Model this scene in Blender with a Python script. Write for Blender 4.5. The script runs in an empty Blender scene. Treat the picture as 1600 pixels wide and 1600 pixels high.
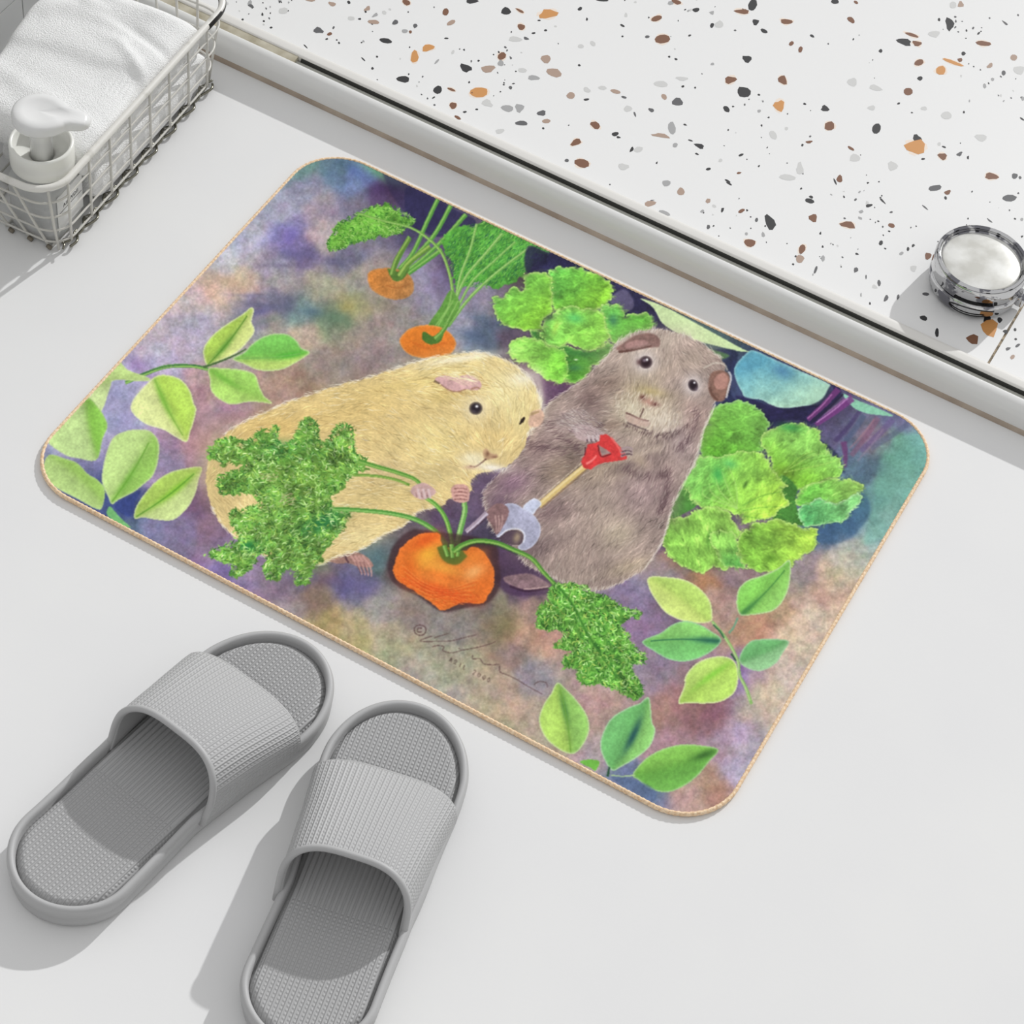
# ---- the printed picture of the mat, painted with numpy ----
import numpy as np
PX0,PY0,PW,PH=40,220,1430,1090
def smooth_rand(rs,h,w,cell,cellx=None):
    cx=cellx or cell
    gh,gw=int(h/cell)+3,int(w/cx)+3
    g=rs.rand(gh,gw)
    y=np.arange(h)/cell; x=np.arange(w)/cx
    y0=y.astype(int); x0=x.astype(int); fy=y-y0; fx=x-x0
    fy=fy*fy*(3-2*fy); fx=fx*fx*(3-2*fx)
    a=g[y0][:,x0]; b=g[y0][:,x0+1]; c=g[y0+1][:,x0]; d=g[y0+1][:,x0+1]
    fy=fy[:,None]; fx=fx[None]
    return (a*(1-fx)+b*fx)*(1-fy)+(c*(1-fx)+d*fx)*fy-.5
def fbm(seed,cell,octs=4,h=PH,w=PW,gain=.55):
    rs=np.random.RandomState(seed); o=0;a=1;s=0
    for k in range(octs):
        o=o+a*smooth_rand(rs,h,w,max(1.2,cell/2**k)); s+=a; a*=gain
    return o/s*2
def blur(m,n=1):
    for _ in range(n):
        p=np.pad(m,1,mode='edge'); m=(p[:-2,1:-1]+2*p[1:-1,1:-1]+p[2:,1:-1])/4
        p=np.pad(m,1,mode='edge'); m=(p[1:-1,:-2]+2*p[1:-1,1:-1]+p[1:-1,2:])/4
    return m
def crom(pts,closed=True,n=6):
    P=np.array(pts,float)
    if closed: Q=np.vstack([P[-1:],P,P[:2]])
    else: Q=np.vstack([2*P[:1]-P[1:2],P,2*P[-1:]-P[-2:-1]])
    o=[]
    t=np.linspace(0,1,n,endpoint=False)[:,None]
    for i in range(1,len(Q)-2):
        a,b,c,d=Q[i-1],Q[i],Q[i+1],Q[i+2]
        o.append(.5*(2*b+(c-a)*t+(2*a-5*b+4*c-d)*t*t+(3*b-a-3*c+d)*t**3))
    if not closed: o.append(P[-1:])
    return np.vstack(o)
def Z(x0,y0,pts,s=16/3.):
    return [(x0+a/s,y0+b/s) for a,b in pts]
class Pic:
    def __init__(s):
        s.c=np.zeros((PH,PW,3)); s.rs=np.random.RandomState(5)
        s.Y,s.X=np.mgrid[PY0:PY0+PH,PX0:PX0+PW].astype(float)
        s.n1=fbm(1,26,5); s.n2=fbm(2,9,3); s.n3=fbm(3,60,5); s.n4=fbm(4,3,2)
    def win(s,x0,y0,x1,y1):
        x0=int(max(0,x0-PX0)); y0=int(max(0,y0-PY0)); x1=int(min(PW,x1-PX0+1)); y1=int(min(PH,y1-PY0+1))
        return slice(y0,max(y0,y1)),slice(x0,max(x0,x1))
    def mask(s,pts,smooth=True,soft=1,jag=0,jcell=None):
        P=crom(pts) if smooth else np.array(pts,float)
        pad=6+soft*2+jag*2
        w=s.win(P[:,0].min()-pad,P[:,1].min()-pad,P[:,0].max()+pad,P[:,1].max()+pad)
        X=s.X[w];Y=s.Y[w]
        if jag:
            X=X+jag*2*s.n2[w]+jag*s.n4[w]; Y=Y+jag*2*s.n2.T[:1,:1]+jag*2*np.roll(s.n2,77,1)[w]
        m=np.zeros(X.shape,bool)
        x1,y1=P[-1]
        for x2,y2 in P:
            if y1!=y2:
                c=((y1>Y)!=(y2>Y))
                m^=c&(X<(x2-x1)*(Y-y1)/(y2-y1)+x1)
            x1,y1=x2,y2
        return w,blur(m.astype(float),soft)
    def put(s,w,m,col,a=1):
        col=np.asarray(col,float)
        if col.max()>1.5: col=col/255.
        m=(np.clip(m,0,1)*a)[...,None]
        s.c[w]=s.c[w]*(1-m)+col*m
    def poly(s,pts,col,a=1,soft=1,var=.1,smooth=True,jag=0,rim=None,rimw=3,rima=.7,col2=None,g=None):
        w,m=s.mask(pts,smooth,soft,jag)
        col=np.array(col,float)/255.
        if rim is not None and jag>2: col=col*.9+.055
        C=np.ones(m.shape+(3,))*col
        if col2 is not None:
            (ax,ay),(bx,by)=g
            t=((s.X[w]-ax)*(bx-ax)+(s.Y[w]-ay)*(by-ay))/((bx-ax)**2+(by-ay)**2)
            t=np.clip(t+.25*s.n1[w],0,1)[...,None]
            C=C*(1-t)+np.array(col2,float)/255.*t
        C=C*(1+var*(s.n1[w]+.7*s.n2[w]+.3*s.n4[w]))[...,None]
        s.put(w,m,np.clip(C,0,1)*1.0,a)
        if rim is not None:
            inner=blur(m,rimw*2); r=np.clip(m*(1-inner)*2.2,0,1)
            s.put(w,r,rim,rima)
        return w,m
    def stroke(s,pts,w0,w1,col,a=1,soft=.8,hl=None,n=10,col2=None):
        P=crom(pts,False,n); N=len(P)
        d=np.gradient(P,axis=0); L=np.hypot(d[:,0],d[:,1])+1e-6
        nx=-d[:,1]/L; ny=d[:,0]/L
        t=np.linspace(0,1,N); W=(w0+(w1-w0)*t)/2
        A=np.c_[P[:,0]+nx*W,P[:,1]+ny*W]; B=np.c_[P[:,0]-nx*W,P[:,1]-ny*W]
        w,m=s.mask(np.vstack([A,B[::-1]]),False,1 if soft<1 else int(soft))
        s.put(w,m,col,a)
        if hl is not None:
            Q=np.c_[P[:,0]+nx*W*.35,P[:,1]+ny*W*.35]
            s.stroke(Q[::4],max(1.2,w0*.4),max(1.0,w1*.4),hl,.8,n=4)
    def dabs(s,xs,ys,ang,length,cols,alpha,curve=0,thick=1):
        # many thin strokes at once; ang in radians
        n=len(xs); K=int(max(3,np.max(length)*1.6))
        order=range(K)
        for k in order:
            t=(k/(K-1.)-.5)
            aa=ang+curve*t
            x=xs+np.cos(aa)*length*t; y=ys+np.sin(aa)*length*t
            al=alpha*(1-abs(t)*1.3)
            for ox in range(thick):
                fx=x-PX0+ox*np.sin(-aa)*.8; fy=y-PY0+ox*np.cos(aa)*.8
                ix=np.floor(fx).astype(int); iy=np.floor(fy).astype(int)
                for dx,dy in ((0,0),(1,0),(0,1),(1,1)):
                    wx=1-abs(fx-ix-dx); wy=1-abs(fy-iy-dy)
                    jx=ix+dx; jy=iy+dy
                    ok=(jx>=0)&(jy>=0)&(jx<PW)&(jy<PH)
                    wgt=(wx*wy*al)[ok][:,None]
                    s.c[jy[ok],jx[ok]]=s.c[jy[ok],jx[ok]]*(1-wgt)+cols[ok]*wgt
    def fill_dabs(s,pts,n,angf,L,cols,alpha,smooth=True,curve=0,thick=1,jit=.25,rel=None,sel=0):
        w,m=s.mask(pts,smooth,1)
        ys,xs=np.nonzero(m>.5)
        if len(ys)==0: return
        k=s.rs.randint(0,len(ys),n)
        x=xs[k]+w[1].start+PX0+s.rs.rand(n); y=ys[k]+w[0].start+PY0+s.rs.rand(n)
        ang=angf(x,y) if callable(angf) else np.full(n,float(angf))
        ang=ang+s.rs.randn(n)*jit
        cols=np.array(cols,float)/255.
        c=cols[s.rs.randint(0,len(cols),n)]*(1+.06*s.rs.randn(n)[:,None])
        ii=np.clip((y-PY0).astype(int),0,PH-1); jj=np.clip((x-PX0).astype(int),0,PW-1)
        if rel is not None:
            # hairs take the colour already on the paper, a little lighter or darker
            f=1+rel*s.rs.randn(n)[:,None]+rel*1.5*s.n2[ii,jj][:,None]+rel*1.6*s.n1[ii,jj][:,None]
            c=s.c[ii,jj]*f*.92+.08*c
        if sel:
            # light strokes on the crests, dark strokes in the hollows
            q=(s.n2[ii,jj]+.35*s.n1[ii,jj]+.25*s.rs.randn(n))*sel
            c=c*np.clip(1+q,.5,1.4)[:,None]
        l=s.rs.uniform(L*.6,L*1.3,n)
        al=np.full(n,alpha)*s.rs.uniform(.5,1,n)
        s.dabs(x,y,ang,l,np.clip(c,0,1),al,curve*(s.rs.rand(n)-.5)*2,thick)
    def frill(s,pts,n,L,c):
        # ragged leaflets along the outline
        E=crom(pts,n=14); k=s.rs.randint(0,len(E),n); e=E[k]
        a=np.arctan2(e[:,1]+c[1],e[:,0]+c[0])+s.rs.randn(n)*.9
        col=np.array([(86,142,58),(120,180,80),(60,112,50),(145,198,100)])[s.rs.randint(0,4,n)]/255.
        s.dabs(e[:,0],e[:,1],a,s.rs.uniform(.5,1.2,n)*L,col,np.full(n,.85),s.rs.randn(n)*.8,2)
    def spot(s,x,y,rx,ry,col,a=1,rot=0,hard=2.):
        w=s.win(x-3*max(rx,ry),y-3*max(rx,ry),x+3*max(rx,ry),y+3*max(rx,ry))
        c,sn=np.cos(rot),np.sin(rot)
        dx=s.X[w]-x;dy=s.Y[w]-y
        u=(dx*c+dy*sn)/rx; v=(-dx*sn+dy*c)/ry
        s.put(w,np.clip(1-(u*u+v*v)**hard,0,1) if hard>1.5 else np.exp(-(u*u+v*v)),col,a)
    def leaf(s,pts,base,tip,ca,cb,rim=(225,230,190),vein=None,rima=.75,a=1,dark=None):
        """outline pts; ca on the left of base->tip, cb on the right"""
        w,m=s.mask(pts,True,1)
        dx,dy=tip[0]-base[0],tip[1]-base[1]; L=np.hypot(dx,dy)
        u=((s.X[w]-base[0])*dx+(s.Y[w]-base[1])*dy)/L/L
        v=((s.X[w]-base[0])*dy-(s.Y[w]-base[1])*dx)/L
        v=v+np.sin(u*3.1)*L*.03
        t=1/(1+np.exp(-v/ (L*.025)))[...,None]
        ca=np.array(ca,float)/255.;cb=np.array(cb,float)/255.
        C=cb*(1-t)+ca*t
        C=C*(1+.12*s.n1[w]+.07*s.n2[w]+.04*s.n4[w])[...,None]
        edge=np.clip(np.abs(v)/(L*.22),0,1)[...,None]
        C=C*(.88+.08*edge)+.06+.05*edge
        s.put(w,m,np.clip(C,0,1),a)
        if dark is not None:
            dd=np.exp(-(v/(L*.045))**2)*np.exp(-((u-dark[0])/dark[1])**2)*m
            s.put(w,dd,dark[2],.85)
        if vein is not None:
            s.put(w,np.exp(-(v/1.3)**2)*m*(u<.9),vein,.7)
        inner=blur(m,5); r=np.clip(m*(1-inner)*2.4,0,1); s.put(w,r,rim,rima)

def idw(P,pts,p=5.5):
    # colour wash from control points
    st=6
    X=P.X[::st,::st]+16*P.n1[::st,::st]+12*P.n3[::st,::st]; Y=P.Y[::st,::st]+14*np.roll(P.n1,200,0)[::st,::st]+8*np.roll(P.n3,99,1)[::st,::st]
    num=np.zeros(X.shape+(3,)); den=np.zeros(X.shape)
    for x,y,r,g,b in pts:
        w=1/(((X-x)**2+(Y-y)**2)+260)**(p/2)
        num+=w[...,None]*np.array([r,g,b])/255.; den+=w
    small=num/den[...,None]
    H,W=small.shape[:2]
    yy=np.arange(PH)/st; xx=np.arange(PW)/st
    y0=np.minimum(yy.astype(int),H-2); x0=np.minimum(xx.astype(int),W-2)
    fy=(yy-y0)[:,None,None]; fx=(xx-x0)[None,:,None]
    a=small[y0][:,x0];b=small[y0][:,x0+1];c=small[y0+1][:,x0];d=small[y0+1][:,x0+1]
    return (a*(1-fx)+b*fx)*(1-fy)+(c*(1-fx)+d*fx)*fy
BG=[(460,260,95,140,140),(520,262,75,110,130),(560,280,90,110,160),(480,300,130,130,160),(440,330,150,150,178),(500,320,148,130,142),(560,330,108,103,130),(600,300,70,50,90),(622,298,60,40,75),(400,370,172,166,192),(445,372,115,105,172),(470,400,108,98,140),(505,375,172,150,148),(360,410,182,170,186),(420,420,150,138,160),(540,400,105,98,128),(340,450,196,165,140),(380,440,190,160,140),(310,470,186,165,165),(440,440,150,145,142),(500,450,150,145,122),(560,440,150,140,130),(432,480,105,106,130),(400,485,118,115,142),(470,485,105,130,128),(520,500,108,122,98),(545,480,160,150,95),(300,520,165,155,178),(250,560,178,172,198),(230,530,182,165,182),(225,572,145,125,178),(200,600,180,180,206),(190,640,165,160,192),(430,520,155,152,135),(480,530,178,158,130),(560,530,140,125,112),(500,570,135,118,110),(440,590,165,132,108),(470,600,140,112,95),(450,615,158,125,118),(560,580,130,115,115),(400,560,160,140,140),(320,610,172,135,140),(350,640,165,130,148),(330,660,160,130,145),(300,690,162,120,130),(300,720,140,115,138),(270,720,138,120,152),(250,750,150,130,162),(315,790,108,72,110),(322,820,115,82,108),(290,830,112,98,140),(240,820,118,108,152),(195,790,50,65,125),(215,825,70,90,125),(340,870,120,95,132),(350,890,108,90,155),(380,900,130,110,148),(420,920,120,100,122),(460,900,105,90,118),(490,925,125,100,88),(500,935,130,105,85),(540,920,98,88,132),(570,925,98,88,122),(590,880,88,110,112),(610,885,80,60,65),(450,950,140,125,130),(520,970,158,136,80),(560,980,162,146,104),(600,950,145,135,132),(620,990,162,150,120),(560,1010,160,150,98),(650,960,118,106,98),(640,1010,152,142,112),(650,1040,152,142,125),(700,970,128,120,112),(720,1050,158,142,115),(760,930,102,82,88),(785,945,120,112,90),(790,980,130,112,80),(840,960,150,120,105),(820,990,168,130,105),(800,1020,130,110,105),(830,1050,132,124,132),(760,1080,168,146,125),(800,1110,172,150,120),(850,1000,176,130,108),(780,1060,168,140,112),(820,1140,176,156,130),(700,1080,150,146,130),(860,1150,165,150,125),(920,1115,168,136,125),(950,1100,168,136,125),(925,1170,165,140,140),(990,1060,140,120,142),(1020,1050,130,108,132),(1040,1112,152,112,105),(1070,1115,138,92,92),(1110,1130,132,86,94),(1040,1160,150,112,122),(1130,1160,150,120,138),(1080,1240,168,132,122),(1110,1232,166,120,98),(1000,1238,88,108,140),(985,1228,95,110,145),(1150,1200,165,146,178),(1160,1150,165,145,166),(1190,1110,182,166,150),(1200,1085,192,177,150),(1180,1060,166,142,152),(1165,1057,120,90,145),(1220,1050,186,166,146),(1240,1000,198,172,140),(1270,970,202,176,150),(1220,960,182,142,108),(1180,985,178,125,92),(1270,930,178,146,125),(1300,900,192,162,136),(1320,870,182,166,150),(1260,890,140,120,125),(1100,872,72,58,90),(1080,862,80,66,100),(1055,870,145,105,90),(1095,900,172,112,75),(1040,890,140,120,125),(1150,905,130,105,110),(1130,940,162,126,115),(1000,930,122,104,138),(1000,970,132,100,138),(1040,960,118,88,120),(1020,835,85,65,100),(980,905,118,104,138),(1440,700,108,170,170),(1400,700,95,152,130),(1420,760,110,168,150),(1380,760,98,150,130),(1350,740,68,98,120),(1330,700,75,92,118),(1310,680,80,72,112),(1350,650,95,95,130),(1400,650,88,90,132),(1300,640,58,48,85),(1260,640,38,34,70),(1220,640,45,38,75),(1170,620,38,50,88),(1360,680,112,98,120),(1360,780,78,124,130),(1330,820,68,104,132),(1300,815,60,90,125),(1380,820,135,170,165),(1300,840,74,98,125),(1340,850,155,158,150),(1080,540,55,78,85),(1000,470,55,50,82),(965,455,100,94,124),(900,400,28,32,62),(870,400,38,40,70),(640,330,58,54,92),(760,520,72,84,112),(740,540,100,112,142),(800,540,74,58,80),(760,460,132,122,142),(720,420,72,52,90),(690,450,142,136,172),(660,480,140,130,152),(720,520,152,140,160),(650,500,130,122,120),(610,530,142,130,120),(580,560,142,122,118),(850,600,82,48,88),(870,590,85,48,80),(700,550,150,130,130),(790,470,108,94,105),(800,440,70,52,62),(660,820,88,74,85),(640,800,78,64,85),(760,840,58,48,75),(800,870,82,62,98),(820,920,78,52,80),(780,900,74,58,70),(690,800,70,50,80),(740,790,80,62,90)]

def paint():
    P=Pic(); Zp=Z
    wash=idw(P,BG)
    g=wash.mean(-1,keepdims=True); P.c[:]=(g+(wash-g)*.84)*.93+.07
    tint=np.stack([fbm(11,40,5),fbm(12,55,5),fbm(13,40,5)],-1)
    t2=np.stack([fbm(21,11,4),fbm(22,13,4),fbm(23,11,4)],-1)
    P.c*=1.04+.06*tint+.045*t2+.15*P.n1[...,None]+.12*P.n2[...,None]+.05*P.n4[...,None]
    P.c=np.clip(P.c,0,1)
    G=lambda *a:a
    # loose dark washes
    for x,y,rx,ry,col,a,r in [(455,395,26,7,(95,88,140),.5,.1),(455,370,10,12,(100,88,165),.6,0),(520,408,22,6,(80,80,125),.5,.2),(450,477,9,13,(85,95,120),.7,.2),
        (415,478,22,4,(90,95,125),.7,.15),(405,487,14,4,(85,85,135),.7,-.2),(420,500,20,4,(105,125,120),.5,-.3),(490,488,16,6,(70,95,125),.7,.15),(525,497,24,9,(95,125,100),.7,.1),
        (545,478,10,8,(190,175,90),.5,0),(440,415,30,3,(95,88,115),.5,0),(390,462,28,2.5,(115,115,150),.5,.05),(360,440,18,9,(205,165,135),.5,.3),(570,470,30,12,(120,130,110),.4,.2),
        (600,292,20,8,(55,30,75),.7,-.3),(620,295,12,10,(45,20,50),.8,0),(560,270,22,8,(75,95,160),.6,.6),(585,262,22,8,(110,185,110),.7,.5),(610,278,24,8,(100,170,120),.7,.5),
        (690,440,18,26,(72,55,95),.5,.4),(700,470,14,10,(105,70,95),.4,.3),(735,525,22,10,(70,90,125),.6,.3),(765,545,22,8,(60,75,105),.6,.6),(830,585,14,10,(80,45,90),.6,.6),
        (780,1030,26,8,(150,110,90),.3,.4),(790,980,18,14,(110,110,60),.4,0),(500,905,30,8,(85,70,110),.5,.1),(560,915,26,12,(85,75,135),.5,.2),(590,870,14,16,(70,105,110),.7,.2)]:
        P.spot(x,y,rx*1.3,ry*1.3,col,a*.75,r,hard=1)
    # streaky stalks at the right end
    for (a,b,w0,w1,c) in [((1300,612),(1262,655),9,5,(120,60,125)),((1330,618),(1272,662),9,4,(125,60,130)),((1322,622),(1268,660),2,2,(190,140,190)),((1298,618),(1260,652),2,2,(180,120,175)),
        ((1372,652),(1330,712),9,8,(130,85,110)),((1395,655),(1345,705),10,8,(105,85,135)),((1350,648),(1320,690),10,8,(75,90,120)),((1420,662),(1360,700),9,10,(90,95,125)),((1345,640),(1305,690),7,7,(60,45,90)),
        ((1366,655),(1328,700),2.5,2,(175,120,130)),((1380,670),(1340,720),3,2,(150,130,150)),((1318,690),(1320,730),10,5,(110,35,95)),((1440,690),(1350,800),40,40,(105,160,145))]:
        P.stroke([a,((a[0]+b[0])/2+2,(a[1]+b[1])/2),b],w0,w1,c,.55 if w0<20 else .35,soft=2 if w0<20 else 12)
    P.poly([(1375,720),(1410,680),(1446,690),(1440,760),(1395,830),(1350,850),(1365,790)],(112,168,152),.55,soft=14)
    P.poly([(1310,800),(1345,770),(1360,800),(1330,840),(1290,850),(1270,838)],(52,88,125),.6,soft=9)
    # lilac shade between leaves, left
    P.poly([(160,620),(185,590),(230,592),(215,610),(200,650),(225,670),(180,680),(160,660)],(150,148,190),.5,soft=6)
    P.poly([(315,600),(330,640),(360,645),(420,640),(380,650),(330,680),(310,720),(290,740),(300,660)],(168,125,140),.5,soft=8)
    # ------- upper-left small leaf sprig
    L=P.leaf
    P.stroke([(196,598),(225,585),(260,573),(300,572),(325,577)],6,5,(88,150,70),1,hl=(170,205,110))
    P.stroke([(200,594),(240,578),(285,570),(325,573)],1.5,1.5,(60,95,80),.6)
    L([(142,618),(150,585),(180,562),(200,578),(232,590),(228,596),(180,594),(172,606),(160,640),(150,640),(118,620)],(140,600),(225,592),(178,205,120),(190,212,140),rima=.2)
    L(Zp(40,450,[(1090,735),(1200,730),(1300,770),(1370,860),(1400,960),(1420,1010),(1400,1110),(1370,1200),(1340,1280),(1250,1240),(1150,1180),(1020,1140),(930,1080),(880,1010),(900,930),(990,820)]),(240,588),(292,690),(170,208,75),(208,218,140),vein=(130,180,70),dark=(.35,.3,(125,185,65)))
    L(Zp(40,450,[(520,920),(600,990),(660,1080),(680,1160),(640,1260),(610,1400),(560,1440),(450,1420),(330,1390),(180,1270),(260,1150),(400,1010)]),(132,622),(152,715),(128,190,65),(172,200,125),rim=(190,205,160),rima=.4)
    L(Zp(40,450,[(690,1330),(740,1240),(850,1190),(980,1180),(1060,1210),(1110,1300),(1100,1450),(1060,1560),(1000,1620),(900,1700),(780,1760),(720,1800),(690,1740),(640,1620),(650,1480)]),(172,788),(238,680),(175,205,120),(140,190,80),rim=(200,215,165),vein=(110,165,60),dark=(.35,.3,(120,180,70)))
    L(Zp(40,630,[(200,430),(320,460),(430,500),(520,590),(600,640),(660,720),(640,860),(590,880),(420,790),(250,700),(180,620),(150,520)]),(165,790),(78,710),(168,200,115),(150,195,85),rim=(190,210,160),rima=.4)
    L(Zp(40,630,[(910,960),(920,870),(990,760),(1090,650),(1200,580),(1330,545),(1465,535),(1440,640),(1410,760),(1340,880),(1230,970),(1100,970),(980,950)]),(212,808),(313,731),(165,200,80),(190,210,130),rim=(205,215,165),vein=(90,150,50),dark=(.6,.35,(130,195,50)))
    P.poly(Zp(40,630,[(700,860),(760,920),(840,1000),(880,1040),(780,1010),(680,930)]),(120,190,110),.9,soft=1)
    P.poly(Zp(40,630,[(740,850),(860,780),(960,730),(910,830),(880,940),(800,920)]),(52,66,125),.75,soft=2)
    # top sprig of three leaves
    L(Zp(300,480,[(130,490),(95,380),(120,300),(200,210),(310,130),(420,60),(490,5),(515,30),(495,120),(520,200),(460,290),(380,370),(300,420),(210,460)]),(324,571),(392,484),(168,205,75),(205,218,125),vein=(90,140,50),dark=(.35,.25,(90,150,55)))
    L(Zp(300,480,[(340,430),(430,380),(500,310),(590,250),(700,220),(800,230),(870,280),(910,340),(980,375),(930,420),(850,470),(760,515),(650,530),(540,520),(430,470)]),(364,560),(482,550),(105,185,70),(180,210,100),rim=(200,215,170),vein=(120,180,90),dark=(.75,.25,(75,180,55)))
    L(Zp(300,480,[(140,510),(260,510),(400,520),(520,560),(560,660),(600,740),(665,800),(560,790),(450,790),(330,810),(220,760),(160,690),(150,600)]),(326,576),(422,628),(150,205,85),(165,210,95),rim=(205,218,165),dark=(.25,.3,(120,185,70)))
    P.stroke([(318,574),(335,568),(365,556),(385,545)],4,2,(80,110,65))
    # ------- carrots in the ground at the top
    dk=(45,30,60)
    def stalk(pts,w0,w1,c,h): P.stroke(pts,w0,w1,c,1,hl=h)
    P.poly([(600,255),(680,290),(700,320),(690,345),(650,360),(630,330),(610,300)],(52,44,82),.65,soft=5)
    P.poly(Zp(600,250,[(180,240),(330,280),(600,420),(760,500),(720,590),(640,560),(470,640),(330,600),(200,520)]),(45,42,80),.8,soft=2)
    for pts in ([(685,310),(668,345),(645,395),(620,425)],[(705,320),(680,365),(650,400),(625,428)],[(728,335),(695,372),(660,405),(628,430)],[(690,390),(660,412),(632,432)],[(640,370),(622,405),(612,428)],[(760,345),(730,370),(690,380)]):
        stalk(pts,7,6,(85,150,62),(150,195,100))
    P.poly([(690,378),(718,352),(742,355),(770,340),(800,355),(840,375),(860,395),(835,395),(825,420),(800,440),(770,448),(748,440),(720,450),(712,450),(705,410)],(78,150,55),1,var=.3,jag=3,col2=(95,170,70),g=((700,440),(800,360)))
    P.fill_dabs([(700,375),(770,345),(850,390),(820,425),(770,445),(715,440)],1400,-.9,7,[(60,130,50),(110,180,70),(45,100,60),(130,195,90),(70,150,60),(40,95,75)],.7,curve=.8)
    P.poly([(575,428),(590,420),(618,420),(640,430),(647,450),(638,464),(615,468),(592,460),(578,448)],(205,130,60),1,var=.2,col2=(190,135,80),g=((580,430),(640,465)),rim=(190,150,110),rima=.4)
    P.stroke([(604,446),(622,450),(642,442)],2,1,(165,95,45),.6)
    P.poly([(606,420),(625,425),(640,418),(630,436),(615,438)],(88,125,55),1,soft=1)
    stalk([(640,372),(620,405),(612,430)],7,8,(92,130,55),(150,185,90)); stalk([(672,385),(640,410),(624,432)],8,10,(100,140,60),(165,195,95))
    # foliage sprig top
    spr=Zp(300,230,[(1130,800),(1180,720),(1250,620),(1380,550),(1500,500),(1620,470),(1730,520),(1850,600),(1800,650),(1700,720),(1560,740),(1440,770),(1320,800),(1260,840),(1160,860)])
    P.poly(spr,(105,165,62),1,jag=5,var=.3)
    P.frill(spr,150,6,(-545,-345))
    P.fill_dabs(spr,420,.6,7,[(60,125,40),(145,200,90),(120,190,70),(50,110,45),(170,210,120)],.8,curve=2,jit=1)
    stalk([(560,333),(600,345),(640,355),(668,372),(690,395),(703,430),(708,460)],3,5,(110,165,70),(175,205,120))
    # second carrot fronds
    for pts,w0,w1 in [([(745,350),(735,390),(720,430),(712,470)],4,5),([(785,365),(760,395),(730,430),(715,460),(705,480)],5,5),([(830,385),(790,415),(760,440),(730,470),(700,510)],4,5),
        ([(805,378),(770,410),(738,440),(715,480),(690,520)],3,4)]:
        stalk(pts,w0,w1,(115,170,80),(175,210,130))
    P.poly([(702,455),(712,460),(718,480),(700,510),(688,530),(664,532),(668,510),(688,480)],(98,150,65),1,var=.15)
    for pts in ([(706,455),(700,480),(680,510),(668,528)],[(716,470),(700,500),(684,530)],[(708,470),(690,500),(674,528)]): P.stroke(pts,2,2,(150,195,105),.8)
    P.poly([(625,530),(640,514),(665,508),(690,512),(707,525),(712,540),(700,555),(672,560),(645,556),(630,545)],(228,130,45),1,var=.1,col2=(215,115,40),g=((660,510),(670,560)),rim=(235,175,110),rima=.5)
    for k in range(3): P.stroke([(640+8*k,532+3*k),(665,545-2*k),(700-4*k,535)],1.6,1.2,(190,90,30),.5)
    P.poly([(662,518),(678,526),(692,520),(688,534),(672,538),(660,530)],(75,115,45),1,soft=1)
    P.stroke([(700,505),(690,520),(680,530)],5,9,(88,140,60),1,hl=(150,190,95))
    # cabbage / foliage along the top edge
    P.poly([(825,385),(860,395),(900,395),(930,415),(970,440),(1000,460),(1040,500),(1060,520),(1100,550),(1060,540),(1000,520),(950,480),(880,430),(850,420),(822,425)],(38,36,70),.85,soft=3,var=.3)
    P.poly([(955,465),(975,452),(990,470),(985,485),(960,480)],(105,98,128),.8,soft=3)
    P.poly([(1000,466),(1040,480),(1100,512),(1160,545),(1175,550),(1150,548),(1110,538),(1075,530),(1060,522),(1035,505),(1020,480)],(205,228,170),1,var=.08)
    P.poly([(1075,540),(1110,545),(1150,548),(1150,570),(1140,600),(1150,625),(1200,650),(1240,665),(1300,700),(1320,740),(1280,700),(1200,660),(1130,640),(1140,580),(1100,545)],(35,40,72),.8,soft=3,var=.3)
    P.poly([(1085,538),(1120,548),(1140,556),(1120,562),(1095,552)],(80,120,75),.9,soft=2)
    P.poly(Zp(1020,540,[(700,150),(800,50),(870,50),(1000,110),(1200,200),(1480,330),(1480,420),(1380,490),(1250,505),(1100,525),(980,490),(900,450),(780,440),(740,380),(700,300),(680,220)]),(95,160,180),1,var=.12,col2=(170,210,185),g=((1190,570),(1220,640)),rim=(180,215,205),rima=.5)
    P.spot(1222,580,16,10,(75,125,165),.7,.4,hard=1); P.spot(1285,615,16,14,(175,215,190),.5,0,hard=1); P.spot(1170,575,14,14,(80,140,165),.5,0,hard=1)
    P.poly(Zp(1150,600,[(890,80),(1000,130),(1200,210),(1310,265),(1200,260),(1090,245),(1000,210),(950,170)]),(140,200,170),1,var=.1)
    P.poly(Zp(1150,600,[(0,100),(120,120),(300,190),(420,200),(600,180),(720,120),(800,0),(880,80),(760,220),(640,330),(520,300),(400,310),(280,360),(230,260),(150,180),(20,130)]),(35,32,68),.85,soft=2,var=.3)
    for (a,b,w0,w1,c) in [((1310,608),(1262,656),10,7,(112,55,115)),((1332,622),(1275,664),11,6,(118,58,125)),((1325,622),(1276,660),2,2,(185,135,190)),((1300,616),(1262,654),2,2,(170,110,165)),((1318,615),(1268,660),4,3,(40,35,60))]:
        P.stroke([a,((a[0]+b[0])/2+2,(a[1]+b[1])/2),b],w0,w1,c,.85)
    # ------- lettuces
    def let(pts,c1,c2,g,rim=(195,225,130),jag=2.6,n=260,ang=0.,rima=.95):
        P.poly(pts,(35,62,38),.6,soft=5,jag=jag)
        P.poly(pts,c1,1,jag=jag,var=.27,col2=c2,g=g,rim=rim,rimw=3,rima=rima)
        P.fill_dabs(pts,n,ang,15,[(185,220,110),(120,190,70),(80,150,55)],.32,curve=.6,thick=3,jit=.5,rel=.12)
    let(Zp(750,380,[(580,250),(640,200),(780,185),(900,220),(1060,300),(1095,400),(1080,480),(1000,540),(850,550),(650,560),(600,400)]),(88,180,70),(135,195,60),((870,420),(930,480)))
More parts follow.
